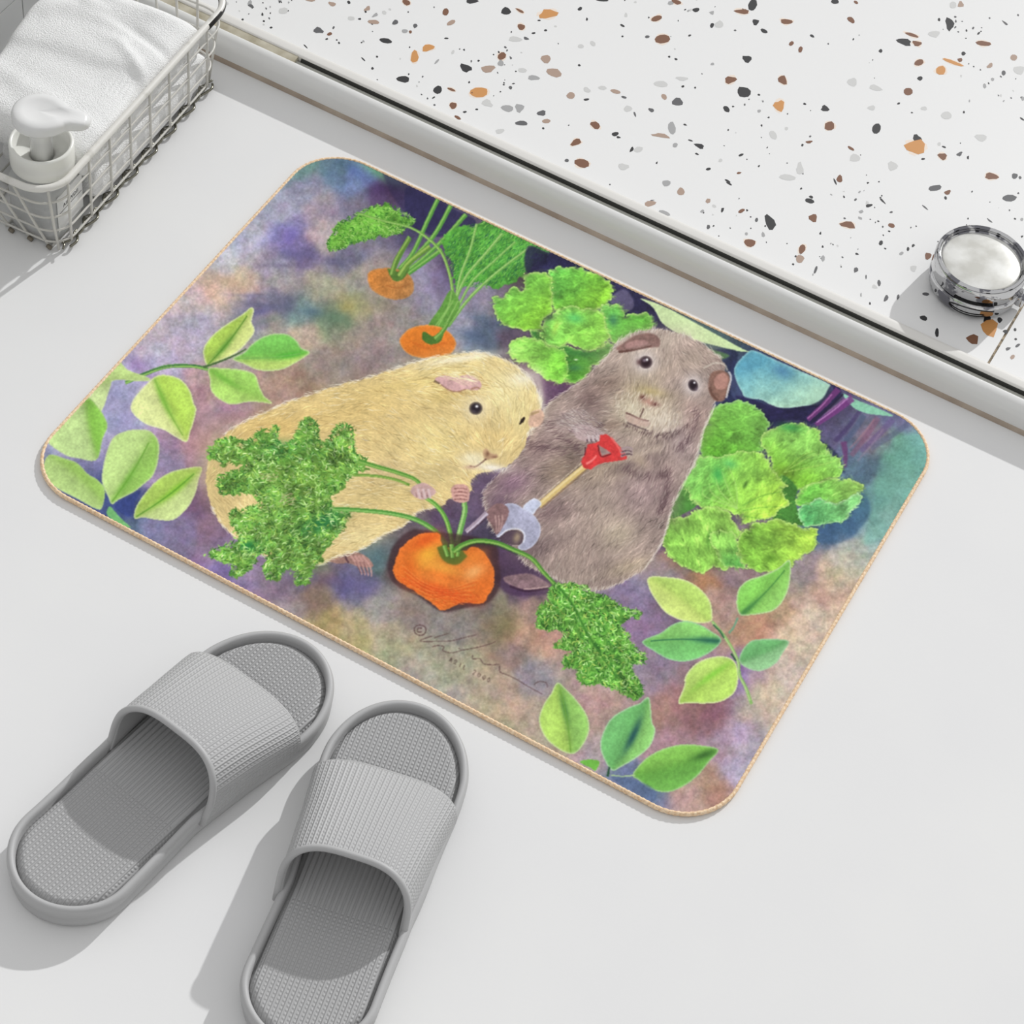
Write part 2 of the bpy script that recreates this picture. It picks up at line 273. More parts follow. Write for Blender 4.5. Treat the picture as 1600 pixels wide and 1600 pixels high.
    let(Zp(750,380,[(100,450),(190,440),(240,370),(290,360),(330,400),(370,370),(360,260),(440,250),(520,240),(590,300),(600,420),(600,560),(500,640),(500,700),(430,730),(300,700),(200,680),(130,580)]),(115,200,80),(130,190,60),((790,440),(840,500)))
    let(Zp(750,380,[(1010,540),(1080,510),(1160,500),(1200,560),(1190,620),(1250,590),(1380,580),(1440,620),(1450,700),(1360,740),(1260,780),(1200,820),(1110,830),(1060,700)]),(100,180,75),(85,165,50),((950,480),(990,530)))
    P.spot(958,500,8,10,(50,110,90),.7,hard=1)
    let(Zp(750,380,[(420,740),(520,740),(640,800),(700,860),(900,880),(1060,840),(1110,850),(1080,940),(940,1040),(850,1130),(750,1170),(700,1120),(640,1000)]),(62,135,55),(85,160,50),((880,540),(900,590)))
    let(Zp(750,380,[(250,850),(300,790),(400,770),(500,800),(600,860),(690,900),(710,980),(720,1080),(700,1160),(600,1140),(500,1080),(410,1020),(400,990),(300,980),(250,920)]),(135,205,80),(120,195,65),((810,540),(860,590)))
    let(Zp(750,380,[(500,690),(540,640),(640,570),(720,530),(850,540),(1000,560),(1040,640),(1060,720),(1090,750),(1050,830),(1000,860),(900,880),(760,840),(640,870),(560,830),(500,770)]),(125,205,85),(135,200,75),((850,500),(930,540)),n=400)
    P.spot(898,497,14,8,(85,195,110),.7,.2,hard=1); P.spot(868,512,5,12,(190,220,90),.5,.3,hard=1); P.spot(905,552,26,5,(55,120,60),.6,.1,hard=1); P.spot(858,497,8,5,(60,85,60),.8,-.5,hard=1)
    P.spot(898,575,12,5,(50,110,75),.6,0,hard=1); P.spot(900,562,3,1.5,(220,240,200),.8,0,hard=1)
    # right lettuce
    q=lambda pts:Zp(1020,540,pts)
    let(q([(400,780),(430,640),(520,520),(640,470),(760,460),(860,500),(920,580),(970,650),(930,760),(900,880),(700,920),(520,950),(400,900)]),(120,190,75),(95,165,50),((1150,640),(1110,710)),rim=(160,205,130))
    let(q([(900,760),(980,700),(1060,660),(1140,640),(1260,650),(1370,700),(1410,790),(1450,860),(1540,930),(1575,1000),(1550,1090),(1480,1100),(1400,1130),(1300,1170),(1200,1200),(1100,1120),(1010,1060),(1000,940),(940,880)]),(135,200,85),(125,185,60),((1250,700),(1230,740)),n=420,ang=-.7)
    P.spot(1235,668,18,7,(60,155,80),.7,.15,hard=1); P.spot(1225,738,16,10,(95,120,40),.6,.1,hard=1)
    for k in range(6): P.stroke([(1225,738),(1240+8*k,722-8*k+3*k*k*.6),(1262+9*k,705-2*k+k*k)],1.6,1,(175,215,100) if k%2 else (90,140,45),.6)
    P.poly(q([(1060,1090),(1200,1180),(1190,1280),(1220,1400),(1320,1500),(1100,1480),(1000,1440)]),(72,130,55),1,soft=2,var=.2)
    P.poly(q([(200,1180),(260,1160),(340,1290),(360,1340),(260,1400),(180,1440),(90,1480),(100,1340),(150,1220)]),(85,150,60),1,soft=1,var=.2,col2=(70,130,55),g=((1060,760),(1080,800)))
    p2=lambda pts:Zp(1150,600,pts,1600/310.)
    let(p2([(480,900),(560,830),(640,800),(720,760),(800,760),(850,770),(920,755),(980,790),(1030,810),(990,880),(920,920),(850,960),(700,940),(600,960),(520,970)]),(150,205,90),(110,185,75),((1330,750),(1270,780)),n=200,ang=-.4)
    let(p2([(500,1050),(560,960),(700,930),(800,960),(900,920),(1000,880),(980,960),(920,1030),(860,1100),(780,1110),(700,1130),(600,1140),(530,1110)]),(95,195,110),(140,215,130),((1260,810),(1320,790)),rim=(190,225,170),n=200,ang=-.4)
    let(q([(240,1080),(330,960),(400,920),(450,930),(560,940),(640,900),(760,880),(880,890),(960,940),(1010,1040),(1070,1110),(1110,1160),(1060,1190),(1120,1290),(1130,1330),(1040,1370),(980,1420),(880,1450),(760,1470),(660,1380),(560,1370),(420,1360),(330,1280),(250,1180)]),(125,205,85),(165,210,75),((1110,720),(1220,790)),n=800,ang=-.9)
    P.spot(1122,742,9,14,(65,170,85),.8,-.2,hard=1); P.spot(1140,725,12,8,(80,180,105),.6,.2,hard=1); P.spot(1165,757,3,8,(70,110,45),.8,.5,hard=1)
    for k in range(5): P.stroke([(1152,795),(1140-12*k+10,760+4*k),(1118-10*k+20,728+9*k)],2.2,1.2,(175,220,120),.6)
    for k in range(6): P.stroke([(1160,790+4*k),(1190,775+9*k),(1222,768+12*k)],1.6,1,(170,215,95) if k%2 else (85,150,60),.5)
    let(q([(80,1480),(150,1440),(260,1430),(370,1370),(470,1340),(560,1360),(650,1400),(660,1460),(720,1500),(740,1560),(700,1590),(720,1660),(690,1760),(640,1840),(600,1870),(520,1850),(440,1880),(330,1860),(200,1800),(130,1720),(70,1600)]),(135,200,75),(150,205,90),((1050,860),(1140,850)),n=420,ang=1.2,jag=2.8)
    P.spot(1108,838,4,18,(70,130,45),.6,.1,hard=1)
    p4=lambda pts:Zp(970,800,pts)
    let(p4([(740,180),(900,160),(980,240),(980,340),(1020,420),(1030,470),(920,460),(840,410),(780,300)]),(140,205,85),(95,170,80),((1140,850),(1150,880)),n=150,ang=1.2)
    let(p2([(20,1250),(60,1180),(140,1130),(250,1110),(350,1090),(440,1120),(520,1140),(620,1160),(655,1190),(630,1300),(540,1380),(440,1450),(380,1490),(260,1510),(150,1500),(60,1440),(10,1350)]),(125,185,60),(160,200,75),((1180,840),(1260,830)),n=420,ang=.3)
    P.spot(1205,872,12,6,(75,120,35),.7,0,hard=1)
    # ------- sprigs lower right
    L(p4([(235,545),(400,545),(540,570),(660,640),(740,740),(760,840),(750,910),(640,925),(500,900),(380,840),(310,760),(240,640)]),(1110,975),(1014,902),(195,215,110),(175,210,95),rim=(220,225,180))
    L(p4([(990,850),(965,760),(985,640),(1060,570),(1180,530),(1310,470),(1400,400),(1415,470),(1400,620),(1350,740),(1270,820),(1150,850),(1040,860)]),(1157,962),(1233,882),(120,195,75),(130,195,85),rim=(205,220,180),vein=(75,140,70),dark=(.1,.3,(60,120,65)))
    P.stroke(p4([(1130,960),(975,880),(940,960),(900,1010)])[1:],3,3,(110,160,130))
    L(p4([(180,1080),(330,1010),(430,940),(540,910),(660,940),(760,1000),(830,1050),(820,1100),(740,1170),(640,1220),(520,1245),(400,1225),(280,1160)]),(1125,1002),(1004,1003),(105,185,95),(125,195,95),rim=(165,205,170),vein=(50,110,80),dark=(.1,.25,(35,95,85)))
    L(p4([(990,1250),(1010,1160),(1080,1080),(1180,1060),(1300,1060),(1400,1080),(1350,1170),(1290,1260),(1180,1320),(1080,1310)]),(1157,1035),(1232,1002),(90,160,90),(130,185,125),rim=(175,205,170))
    L(p4([(480,1590),(530,1450),(540,1370),(620,1270),(740,1215),(860,1205),(940,1240),(975,1320),(970,1440),(930,1520),(830,1580),(700,1595),(560,1590)]),(1150,1030),(1062,1097),(170,210,85),(175,210,95),rim=(225,225,190),dark=(.4,.3,(135,205,70)))
    P.stroke(p4([(760,910),(820,980),(880,1060),(940,1160),(980,1260),(990,1360),(1040,1460),(1090,1600)]),4,5,(140,185,105),1,hl=(190,210,150))
    P.stroke(p4([(770,940),(830,1000),(860,1050)]),3,3,(60,110,75)); P.stroke(p4([(920,1180),(960,1240)]),3,2,(50,90,60))
    p5=lambda pts:Zp(850,1020,pts)
    L(p5([(115,250),(200,320),(290,420),(360,530),(375,640),(340,740),(280,820),(220,840),(120,800),(10,700),(-40,560),(0,430),(60,340)]),(892,1178),(872,1067),(165,205,85),(135,190,85),rim=(205,218,175),vein=(110,160,60),dark=(.62,.22,(75,130,65)))
    L(p5([(870,370),(890,470),(900,580),(925,650),(880,780),(760,880),(640,950),(570,980),(510,900),(470,780),(500,650),(570,540),(700,460),(800,420)]),(958,1205),(1014,1090),(95,170,90),(125,190,95),rim=(190,215,185),dark=(.5,.22,(30,75,85)))
    L(p5([(740,1020),(800,930),(880,860),(1000,800),(1150,765),(1280,770),(1450,805),(1380,900),(1290,1010),(1180,1100),(1030,1160),(880,1130),(790,1060)]),(985,1210),(1120,1172),(120,185,70),(95,165,60),rim=(180,210,160),dark=(.85,.15,(55,100,45)))
    P.poly(p5([(300,910),(370,890),(460,905),(430,980),(390,960)]),(115,185,75),1)
    P.stroke(p5([(545,950),(530,1030)]),3,4,(45,85,60)); P.stroke(p5([(560,1020),(650,1030),(760,1020)]),2,2,(170,200,140))
    P.poly(p5([(560,1040),(700,1045),(860,1100),(940,1170),(900,1240),(760,1170)]),(85,105,140),.7,soft=3)
    # ------- grey guinea pig
    grey=[(1010,516),(1035,515),(1065,522),(1090,532),(1115,550),(1130,565),(1132,590),(1126,612),(1118,628),(1108,652),(1098,675),(1092,700),(1085,725),(1070,750),(1055,780),(1048,800),(1040,830),(1030,855),(1010,885),(985,902),(950,918),(920,922),(880,910),(850,895),(820,880),(800,850),(770,830),(760,800),(755,770),(775,745),(800,722),(825,690),(835,660),(850,638),(870,620),(900,600),(930,575),(952,552),(965,535),(985,522)]
    P.poly([(760,855),(800,850),(850,880),(880,905),(870,925),(800,930),(770,900)],(70,48,78),.7,soft=5)
    P.poly(Zp(740,700,[(250,1080),(380,1050),(480,1050),(580,1100),(640,1150),(560,1175),(420,1180),(300,1140)]),(140,112,118),1,soft=2,var=.2)
    P.stroke(Zp(740,700,[(420,1178),(520,1170),(620,1155)]),2,2,(200,170,165),.8); P.stroke(Zp(740,700,[(300,1150),(440,1192),(620,1170)]),4,3,(50,25,45),.6)
    P.poly(grey,(161,142,134),1,jag=1.2,var=.12)
    for x,y,rx,ry,c,a in [(1000,560,60,40,(186,168,154),.8),(1015,618,50,36,(186,172,132),.8),(1000,645,45,26,(205,192,168),.8),(880,665,36,22,(165,142,138),.8),(922,628,20,24,(112,90,88),.75),(948,600,24,14,(118,96,86),.5),(955,665,20,10,(120,100,88),.6),
        (950,735,55,22,(172,156,128),.7),(1010,700,40,16,(192,176,158),.7),(1000,770,50,40,(160,136,138),.7),(935,790,40,40,(170,152,140),.8),(965,835,30,26,(186,172,150),.85),(900,720,22,30,(112,94,86),.6),(870,735,30,22,(140,122,104),.7),(840,700,26,22,(138,112,112),.6),
        (900,870,50,30,(156,138,128),.7),(1065,690,22,34,(176,156,156),.7),(1040,770,16,40,(138,116,116),.6),(860,800,36,18,(124,102,104),.75),(800,755,35,22,(128,98,118),.8),(780,790,22,22,(104,80,100),.8),(830,858,40,20,(112,92,96),.7),(1050,600,36,26,(176,156,150),.7),
        (1085,560,34,20,(186,168,152),.6),(1030,535,50,14,(205,190,174),.6),(985,885,40,14,(176,160,134),.7),(900,905,40,12,(165,148,136),.6),(1085,650,22,30,(170,142,136),.6),(1030,690,50,6,(92,74,76),.35),(990,725,46,9,(100,82,88),.5),(895,655,26,12,(190,176,170),.6)]:
        P.spot(x,y,rx,ry,c,a,-.3,hard=1)
    gf=[(860,650,2.9),(900,620,2.7),(940,580,2.5),(1030,535,1.9),(1090,560,.7),(1000,590,1.6),(1060,620,2.2),(960,640,3.0),(1010,690,2.0),(1060,700,2.0),(870,720,2.9),(800,770,2.4),(950,780,2.1),(1000,850,2.4),(900,860,2.0),(880,900,1.8),(840,800,2.5),(1040,760,2.0)]
    def field(pts):
        A=np.array(pts)
        def f(x,y):
            w=1/((x[:,None]-A[:,0])**2+(y[:,None]-A[:,1])**2+100)**1.5
            return np.arctan2((w*np.sin(2*A[:,2])).sum(1),(w*np.cos(2*A[:,2])).sum(1))/2
        return f
    P.fill_dabs(grey,7000,field(gf),13,[(178,160,150),(125,105,100),(160,140,130),(105,88,90),(170,155,125)],.55,curve=.3,rel=.15)
    P.fill_dabs(grey,900,field(gf),15,[(215,205,195),(205,190,170),(90,70,75)],.2,curve=.3)
    for pts in ([(845,655),(865,672),(890,692),(905,700)],[(975,730),(1000,742),(1030,745),(1045,735)],[(815,690),(850,700),(885,705)],[(1045,745),(1040,780),(1030,800)],[(940,660),(925,690),(930,700)],[(1088,640),(1080,680),(1060,700)]):
        A=np.array(crom(pts,False,8)); A=A[P.rs.randint(0,len(A),90)]+P.rs.randn(90,2)*3.5
        P.dabs(A[:,0],A[:,1],field(gf)(A[:,0],A[:,1])+P.rs.randn(90)*.3,np.full(90,11.),np.ones((90,3))*np.array([.36,.27,.29]),np.full(90,.38))
    # pale outline hairs
    edge=crom(grey)
    k=P.rs.randint(0,len(edge),700); e=edge[k]; sel=(e[:,1]>620)|(e[:,0]<1000)|(e[:,1]<560); e=e[sel]
    P.dabs(e[:,0]+P.rs.randn(len(e))*1.5,e[:,1]+P.rs.randn(len(e))*1.5,field(gf)(e[:,0],e[:,1])+P.rs.randn(len(e))*.3,np.full(len(e),8.),np.clip(np.ones((len(e),3))*np.array([.86,.82,.77]),0,1),np.full(len(e),.5))
    P.stroke([(1048,800),(1040,830),(1032,852),(1012,882)],2,2,(225,215,205),.7)
    P.stroke([(1118,632),(1100,672),(1092,705),(1072,750),(1056,782)],2,2,(222,222,200),.6)
    # face
    w8=lambda pts:Zp(850,500,pts)
    P.poly(w8([(600,240),(680,180),(760,130),(880,110),(960,150),(960,220),(900,230),(780,240),(680,260)]),(135,105,98),1,soft=2,var=.2)
    P.poly(w8([(680,200),(760,170),(840,170),(860,200),(760,225),(690,235)]),(175,135,130),.8,soft=2)
    P.stroke(w8([(620,265),(720,255),(860,225),(900,215)]),4,2,(88,55,48),.8)
    P.poly(w8([(1390,450),(1460,420),(1530,440),(1555,520),(1530,620),(1480,680),(1410,660),(1370,560)]),(140,105,92),1,soft=2,var=.2)
    P.poly(w8([(1420,490),(1480,440),(1530,470),(1520,560),(1450,580),(1420,540)]),(182,136,124),.9,soft=2)
    P.stroke(w8([(1380,560),(1400,620),(1450,670)]),5,3,(95,65,55),.7); P.stroke(w8([(1540,430),(1560,480),(1545,540),(1530,600),(1520,650)]),3,3,(215,215,215),.8)
    P.stroke(w8([(1330,400),(1420,360),(1500,370),(1530,420)]),3,2,(205,195,180),.7)
    for cx,cy,rx,ry in ((1008,566,10.5,10),(1083,602,9,9.5)):
        P.spot(cx,cy,rx*1.7,ry*1.7,(222,212,210),.9,0,hard=1)
    P.spot(1009,566,11.5,11,(42,25,32),1); P.spot(1007,563,3,2.6,(150,135,150),.8,hard=1); P.spot(1011,562,1.8,2.2,(250,250,250),1,hard=1); P.spot(998,566,4,5,(80,50,52),.7,hard=1)
    P.spot(1083,602,8.5,10.5,(38,26,34),1,-.4); P.spot(1085,598,1.6,1.6,(235,235,240),1,hard=1); P.spot(1088,608,3,3,(120,105,120),.5,hard=1)
    P.spot(1018,612,22,8,(196,176,112),.5,.2,hard=1)
    P.spot(1013,628,13,7,(190,142,128),.85,.35,hard=1); P.spot(1004,621,4.5,4,(92,48,44),.95,.6,hard=1); P.spot(1024,632,6.5,3.5,(98,52,50),.95,.2,hard=1)
    P.spot(1035,655,28,18,(222,210,192),.85,hard=1); P.spot(984,636,17,14,(215,204,178),.8,hard=1)
    P.fill_dabs([(960,620),(1000,610),(1040,625),(1065,650),(1050,675),(1020,680),(990,665),(965,650)],420,1.9,9,[(240,230,212),(160,140,120),(220,206,182)],.4)
    P.stroke([(1006,638),(1000,652),(998,654)],2,1.5,(75,45,45),.9); P.stroke([(978,645),(990,650),(1000,655),(1014,658)],3,2,(95,62,60),.8)
    P.poly(w8([(680,790),(780,810),(880,850),(870,885),(780,880),(700,850)]),(192,160,150),.6,soft=2); P.stroke(w8([(690,855),(790,895),(870,925)]),3,2,(78,60,66),.6)
    P.fill_dabs(w8([(660,850),(800,900),(960,940),(1100,915),(1200,860),(1210,890),(1100,960),(960,990),(800,940),(680,890)]),130,2.0,7,[(80,62,66),(105,84,84),(92,72,72)],.5,curve=.3)
    # paws and trowel
    P.poly(w8([(230,890),(330,860),(430,900),(520,960),(460,1000),(380,1010),(280,990)]),(182,160,160),.9,soft=2,var=.15)
    P.fill_dabs(w8([(100,820),(300,740),(480,850),(500,950),(300,960),(180,900)]),260,.5,10,[(205,195,190),(150,135,130),(120,100,105)],.4)
    # handle
    P.stroke([(915,728),(880,757),(842,790)],9,9,(212,185,120),1,hl=(232,212,160)); P.stroke([(918,732),(884,762),(846,794)],1.5,1.5,(150,115,70),.7); P.stroke([(910,722),(876,751),(838,784)],1.2,1.2,(240,225,190),.7)
    P.poly(w8([(360,1040),(440,1020),(460,1000),(470,960),(520,950),(580,1000),(640,1060),(680,1120),(690,1160),(600,1175),(500,1190),(440,1210),(390,1245),(330,1235),(310,1180),(340,1120)]),(205,60,60),1,var=.15,smooth=False,jag=.5)
    P.poly(w8([(450,1040),(520,1080),(560,1110),(480,1135)]),(150,125,120),1,smooth=False)
    P.stroke(w8([(450,1040),(475,1135),(560,1118)]),2,2,(90,30,35),.8); P.stroke(w8([(350,1200),(400,1170),(440,1130)]),4,2,(240,130,125),.9); P.stroke(w8([(560,980),(620,1060),(640,1110)]),3,3,(235,110,105),.8); P.stroke(w8([(345,1060),(340,1130)]),2,2,(70,20,30),.7)
    for dy in (0,22,44): P.stroke(w8([(640,1080+dy*1.3),(700,1060+dy*1.2),(740,1080+dy)]),4,3,(165,145,148),.9)
    for dy in (10,34): P.stroke(w8([(650,1085+dy*1.3),(700,1075+dy*1.2),(735,1090+dy)]),1.6,1.6,(60,40,50),.8)
    for dx in (0,28,55): P.stroke(w8([(370+dx*1.2,960),(380+dx*1.4,1010)]),4,2.5,(200,185,185),.9)
    for dx in (-12,14,42): P.stroke(w8([(372+dx*1.2,990),(378+dx*1.4,1015)]),1.6,1.6,(60,45,55),.8)
    P.spot(1000,720,14,9,(195,175,150),.6,.5,hard=1)
    t=lambda pts:Zp(740,700,pts)
    P.poly(t([(415,490),(480,430),(520,425),(565,465),(520,520),(490,555),(430,550)]),(190,195,215),1,rim=(235,238,245),rima=.5)
    P.poly(t([(250,480),(340,465),(420,510),(500,560),(555,650),(550,730),(500,810),(430,850),(370,830),(420,760),(400,690),(340,670),(270,690),(205,745),(190,700),(230,600)]),(168,168,190),1,var=.14,rim=(215,220,235),rima=.5)
    P.poly(t([(215,750),(270,700),(350,685),(410,720),(400,790),(350,810),(260,790)]),(85,68,80),1,soft=1); P.spot(808,840,6,9,(165,145,120),.9,.3,hard=1)
    P.stroke(t([(210,740),(280,685),(370,675),(425,720),(415,790)]),2,2,(225,228,240),.8)
    P.poly(t([(120,520),(200,460),(280,490),(290,560),(230,680),(190,720),(150,640),(110,580)]),(140,108,108),1,soft=1,var=.2)
    for k in range(3): P.stroke(t([(180+30*k,560),(190+22*k,640),(190+12*k,700)]),3,2,(185,150,145),.8)
    P.stroke(t([(-60,700),(30,620),(110,540)]),8,8,(168,150,165),1,hl=(205,195,210)); P.stroke(t([(-50,715),(40,640),(110,570)]),2,2,(70,50,65),.8)
    # ------- yellow guinea pig
    P.poly([(500,870),(540,860),(570,868),(583,885),(560,885),(545,880),(525,880)],(168,128,118),1,soft=1,var=.15)
    for k in range(4): P.stroke([(548+6*k,868),(560+6*k,885),(566+5*k,898+k)],4,2,(196,150,142),.9)
    for k in range(3): P.stroke([(556+6*k,878),(564+5.5*k,896)],1.3,1.3,(95,60,65),.7)
    P.stroke([(522,862),(536,866),(545,880)],4,3,(75,50,60),.8)
    yel=[(322,745),(328,715),(340,690),(365,668),(400,650),(430,636),(460,624),(500,611),(540,599),(580,588),(620,575),(650,565),(690,555),(730,550),(760,552),(790,562),(815,578),(835,602),(846,630),(840,660),(828,672),(820,695),(808,714),(792,728),(775,734),(755,738),(742,742),(735,755),(735,768),(715,775),(700,780),(690,790),(655,800),(630,822),(600,836),(578,850),(555,862),(525,870),(500,882),(460,885),(420,872),(385,852),(352,825),(332,795)]
    P.poly(yel,(222,198,140),1,jag=1.2,var=.08)
    for x,y,rx,ry,c,a in [(430,670,80,26,(212,178,108),.7),(340,740,30,50,(205,182,125),.7),(560,640,90,40,(226,196,125),.6),(700,590,60,30,(238,220,155),.8),(790,610,45,40,(240,226,170),.8),(600,780,80,26,(212,190,130),.6),(680,690,50,40,(236,218,150),.6),(560,700,60,30,(215,192,132),.6),
        (660,745,50,14,(205,188,135),.6),(590,735,40,14,(198,178,140),.5),(745,720,26,14,(240,228,190),.8),(560,840,50,16,(228,212,158),.6),(810,650,20,30,(238,222,160),.7),(620,650,50,16,(205,180,125),.3),(690,620,30,10,(205,180,110),.5),(640,600,60,10,(215,190,115),.4),(770,685,30,16,(228,200,135),.6),(500,810,40,10,(200,180,120),.4),(690,735,30,10,(185,165,115),.4),(720,560,60,6,(246,240,220),.7),(820,590,24,12,(248,244,225),.7),(845,620,6,30,(245,240,220),.6)]:
        P.spot(x,y,rx,ry,c,a,-.15,hard=1)
    yf=[(350,720,-.9),(450,650,-.3),(550,620,-.15),(500,680,-.1),(640,640,.45),(620,700,.55),(660,580,-.25),(720,565,.1),(780,590,.7),(700,640,.6),(820,640,1.6),(760,660,1.3),(680,720,.45),(600,760,.1),(540,830,-.2),(740,700,.9),(660,670,.6),(800,700,2.2),(340,800,.9)]
    P.fill_dabs(yel,7000,field(yf),14,[(240,225,165),(205,175,110),(232,210,145),(222,192,120)],.5,curve=.25,rel=.10)
    P.fill_dabs(yel,900,field(yf),15,[(252,248,230),(250,244,220),(176,140,82),(165,135,85)],.28,curve=.25)
    edge=crom(yel); k=P.rs.randint(0,len(edge),900); e=edge[k]; e=e[(e[:,1]<680)|(e[:,1]>790)]
    P.dabs(e[:,0]+P.rs.randn(len(e))*1.4,e[:,1]+P.rs.randn(len(e))*1.4,field(yf)(e[:,0],e[:,1])+P.rs.randn(len(e))*.35,np.full(len(e),8.),np.ones((len(e),3))*np.array([.93,.9,.82]),np.full(len(e),.55))
    y8=lambda pts:Zp(580,520,pts)
    P.fill_dabs(y8([(480,380),(540,340),(700,330),(860,330),(960,420),(920,520),(780,530),(600,510),(510,450)]),160,.4,12,[(196,160,100),(180,148,92)],.4)
    P.poly(y8([(530,385),(600,355),(700,370),(800,350),(880,380),(920,430),(900,470),(850,480),(780,470),(720,490),(640,470),(580,430)]),(212,170,168),1,soft=1,var=.12)
    for k in range(4): P.stroke(y8([(620+50*k,365),(700+45*k,400),(780+38*k,440)]),2,1.2,(238,222,180),.55)
    P.stroke(y8([(580,430),(650,478),(720,490),(790,470)]),2,1.5,(140,95,90),.7); P.stroke(y8([(525,400),(570,425)]),4,3,(95,75,60),.7); P.stroke(y8([(830,470),(880,455),(910,470)]),3,2,(160,115,90),.7)
    P.fill_dabs(y8([(560,330),(700,320),(860,330),(880,400),(760,390),(620,380)]),60,.25,14,[(246,236,196),(236,220,165)],.6,curve=.4)
    P.spot(743,638,19,18,(235,222,190),.7,hard=1); P.spot(743.5,638,11.5,11,(36,28,36),1); P.spot(745,635,2.4,2.2,(235,235,235),1,hard=1); P.spot(740,643,5,3,(90,80,90),.5,hard=1)
    P.poly(y8([(1235,765),(1250,720),(1280,700),(1278,730),(1255,755)]),(50,38,32),1)
    P.poly(y8([(1320,700),(1340,660),(1410,640),(1440,680),(1430,740),(1390,780),(1330,785),(1310,750)]),(215,178,155),1,soft=2,var=.15); P.stroke(y8([(1330,680),(1400,655)]),4,3,(165,140,95),.7)
    P.poly(y8([(930,990),(960,965),(990,1000),(1050,1015),(1040,1040),(990,1055),(945,1050)]),(195,160,125),1,soft=2); P.spot(762,709,3.5,4.5,(120,85,65),.8,hard=1); P.spot(773,714,5,2,(140,100,80),.8,hard=1)
    P.stroke(y8([(960,1050),(910,1090),(870,1115),(820,1110)]),2.4,1.4,(110,75,65),.9)
    P.spot(770,731,22,6,(245,240,232),.8,.1,hard=1); P.spot(735,715,14,7,(245,238,205),.6,hard=1); P.spot(735,730,10,3,(190,150,135),.6,hard=1)
    # ------- carrot leaves over the pig
    frond=[Zp(300,640,[(150,330),(230,260),(330,235),(430,270),(520,240),(580,180),(690,140),(710,190),(700,250),(760,290),(830,270),(880,220),(900,130),(980,85),(1040,140),(1050,250),(1090,290),(1170,220),(1200,160),(1270,130),(1340,170),(1340,300),(1360,370),(1450,430),(1340,540),(1250,620),(1170,680),(1150,780),(1170,830),(1290,860),(1250,980),(1200,1060),(1100,1160),(1050,1250),(990,1330),(960,1430),(880,1420),(860,1320),(780,1310),(740,1370),(650,1400),(600,1320),(640,1200),(560,1200),(500,1290),(400,1370),(330,1370),(330,1290),(200,1240),(160,1190),(280,1130),(400,1090),(400,1040),(330,930),(340,850),(440,830),(540,800),(560,720),(450,680),(340,690),(250,700),(220,600),(270,540),(380,510),(440,440),(300,440),(200,420)])]
    f=frond[0]
    P.poly(f,(112,158,70),1,jag=7,var=.4,soft=1)
    P.frill(f,520,11,(-640,-790))
    P.spot(440,700,30,12,(60,140,70),.7,hard=1); P.spot(500,820,34,12,(40,115,65),.7,-.4,hard=1); P.spot(390,855,16,8,(40,125,65),.7,hard=1); P.spot(480,730,30,20,(95,150,50),.4,hard=1)
    P.fill_dabs(f,1500,lambda x,y:np.arctan2(y-790,x-640),12,[(78,132,50),(62,118,56),(104,152,60),(86,140,52)],.6,curve=1.6,jit=.7,thick=2,sel=.6)
    P.spot(505,815,32,12,(34,112,66),.6,-.4,hard=1); P.spot(388,852,16,7,(36,124,66),.6,hard=1); P.spot(470,745,50,16,(120,160,60),.4,hard=1); P.spot(480,885,30,12,(120,165,70),.4,hard=1)
    P.fill_dabs(f,1500,lambda x,y:np.arctan2(y-790,x-640),8,[(142,190,92),(172,210,124),(122,176,74),(190,220,150),(128,182,102),(158,196,84)],.74,curve=1.1,jit=.8,thick=2,sel=.35)
    P.fill_dabs(f,200,0,4,[(45,85,45),(40,72,42),(66,102,38)],.7,curve=2,jit=2)
    P.fill_dabs(Zp(300,640,[(560,520),(680,520),(700,580),(600,590)])+[],30,0,5,[(190,170,130)],.6); P.fill_dabs(Zp(300,640,[(740,700),(840,700),(840,780),(740,780)]),30,0,6,[(195,170,140)],.6)
    # stems
    stalk([(560,720),(585,728),(620,738),(650,750),(662,768)],7,5,(88,148,60),(150,190,95))
    stalk([(552,742),(590,744),(620,750),(640,758)],4,4,(105,150,62),(165,195,100))
    stalk([(662,775),(682,790),(697,812),(706,845),(708,865)],6,7,(92,160,62),(165,205,110))
    stalk([(725,780),(726,800),(720,825),(714,850)],8,9,(105,165,80),(180,215,140))
    stalk([(520,795),(560,797),(610,802),(650,812),(680,830),(698,852)],6,8,(85,150,65),(150,200,110))
    P.poly(y8([(330,1330),(350,1280),(430,1250),(500,1280),(540,1330),(490,1370),(430,1390),(370,1370)]),(205,170,165),1,soft=1,var=.12)
    for k in range(3): P.stroke(y8([(390+42*k,1300),(400+44*k,1350),(410+42*k,1385)]),4,3,(215,190,190),.9); P.stroke(y8([(372+45*k,1330),(382+44*k,1375)]),1.3,1.3,(110,75,80),.6)
    P.poly(y8([(670,1290),(720,1260),(790,1270),(820,1320),(810,1400),(750,1415),(690,1400),(670,1350)]),(200,155,145),1,soft=1,var=.12)
    for k in range(4): P.stroke(y8([(690,1300+30*k),(750,1295+30*k),(800,1305+30*k)]),1.5,1.2,(105,60,60),.7)
    # big carrot
    k9=lambda pts:Zp(540,740,pts)
    P.poly(k9([(350,800),(380,640),(470,520),(560,470),(640,470),(1200,560),(1280,760),(1280,950),(1180,1080),(1000,1120),(800,1150),(600,1020),(420,930)]),(62,40,45),.75,soft=5)
    P.poly(k9([(395,800),(420,700),(480,600),(560,530),(650,495),(780,500),(820,600),(980,640),(1040,610),(1120,630),(1190,700),(1230,800),(1240,900),(1200,1000),(1130,1080),(980,1075),(900,1100),(800,1140),(720,1080),(600,1000),(470,920),(410,860)]),(224,116,46),1,var=.12,jag=1)
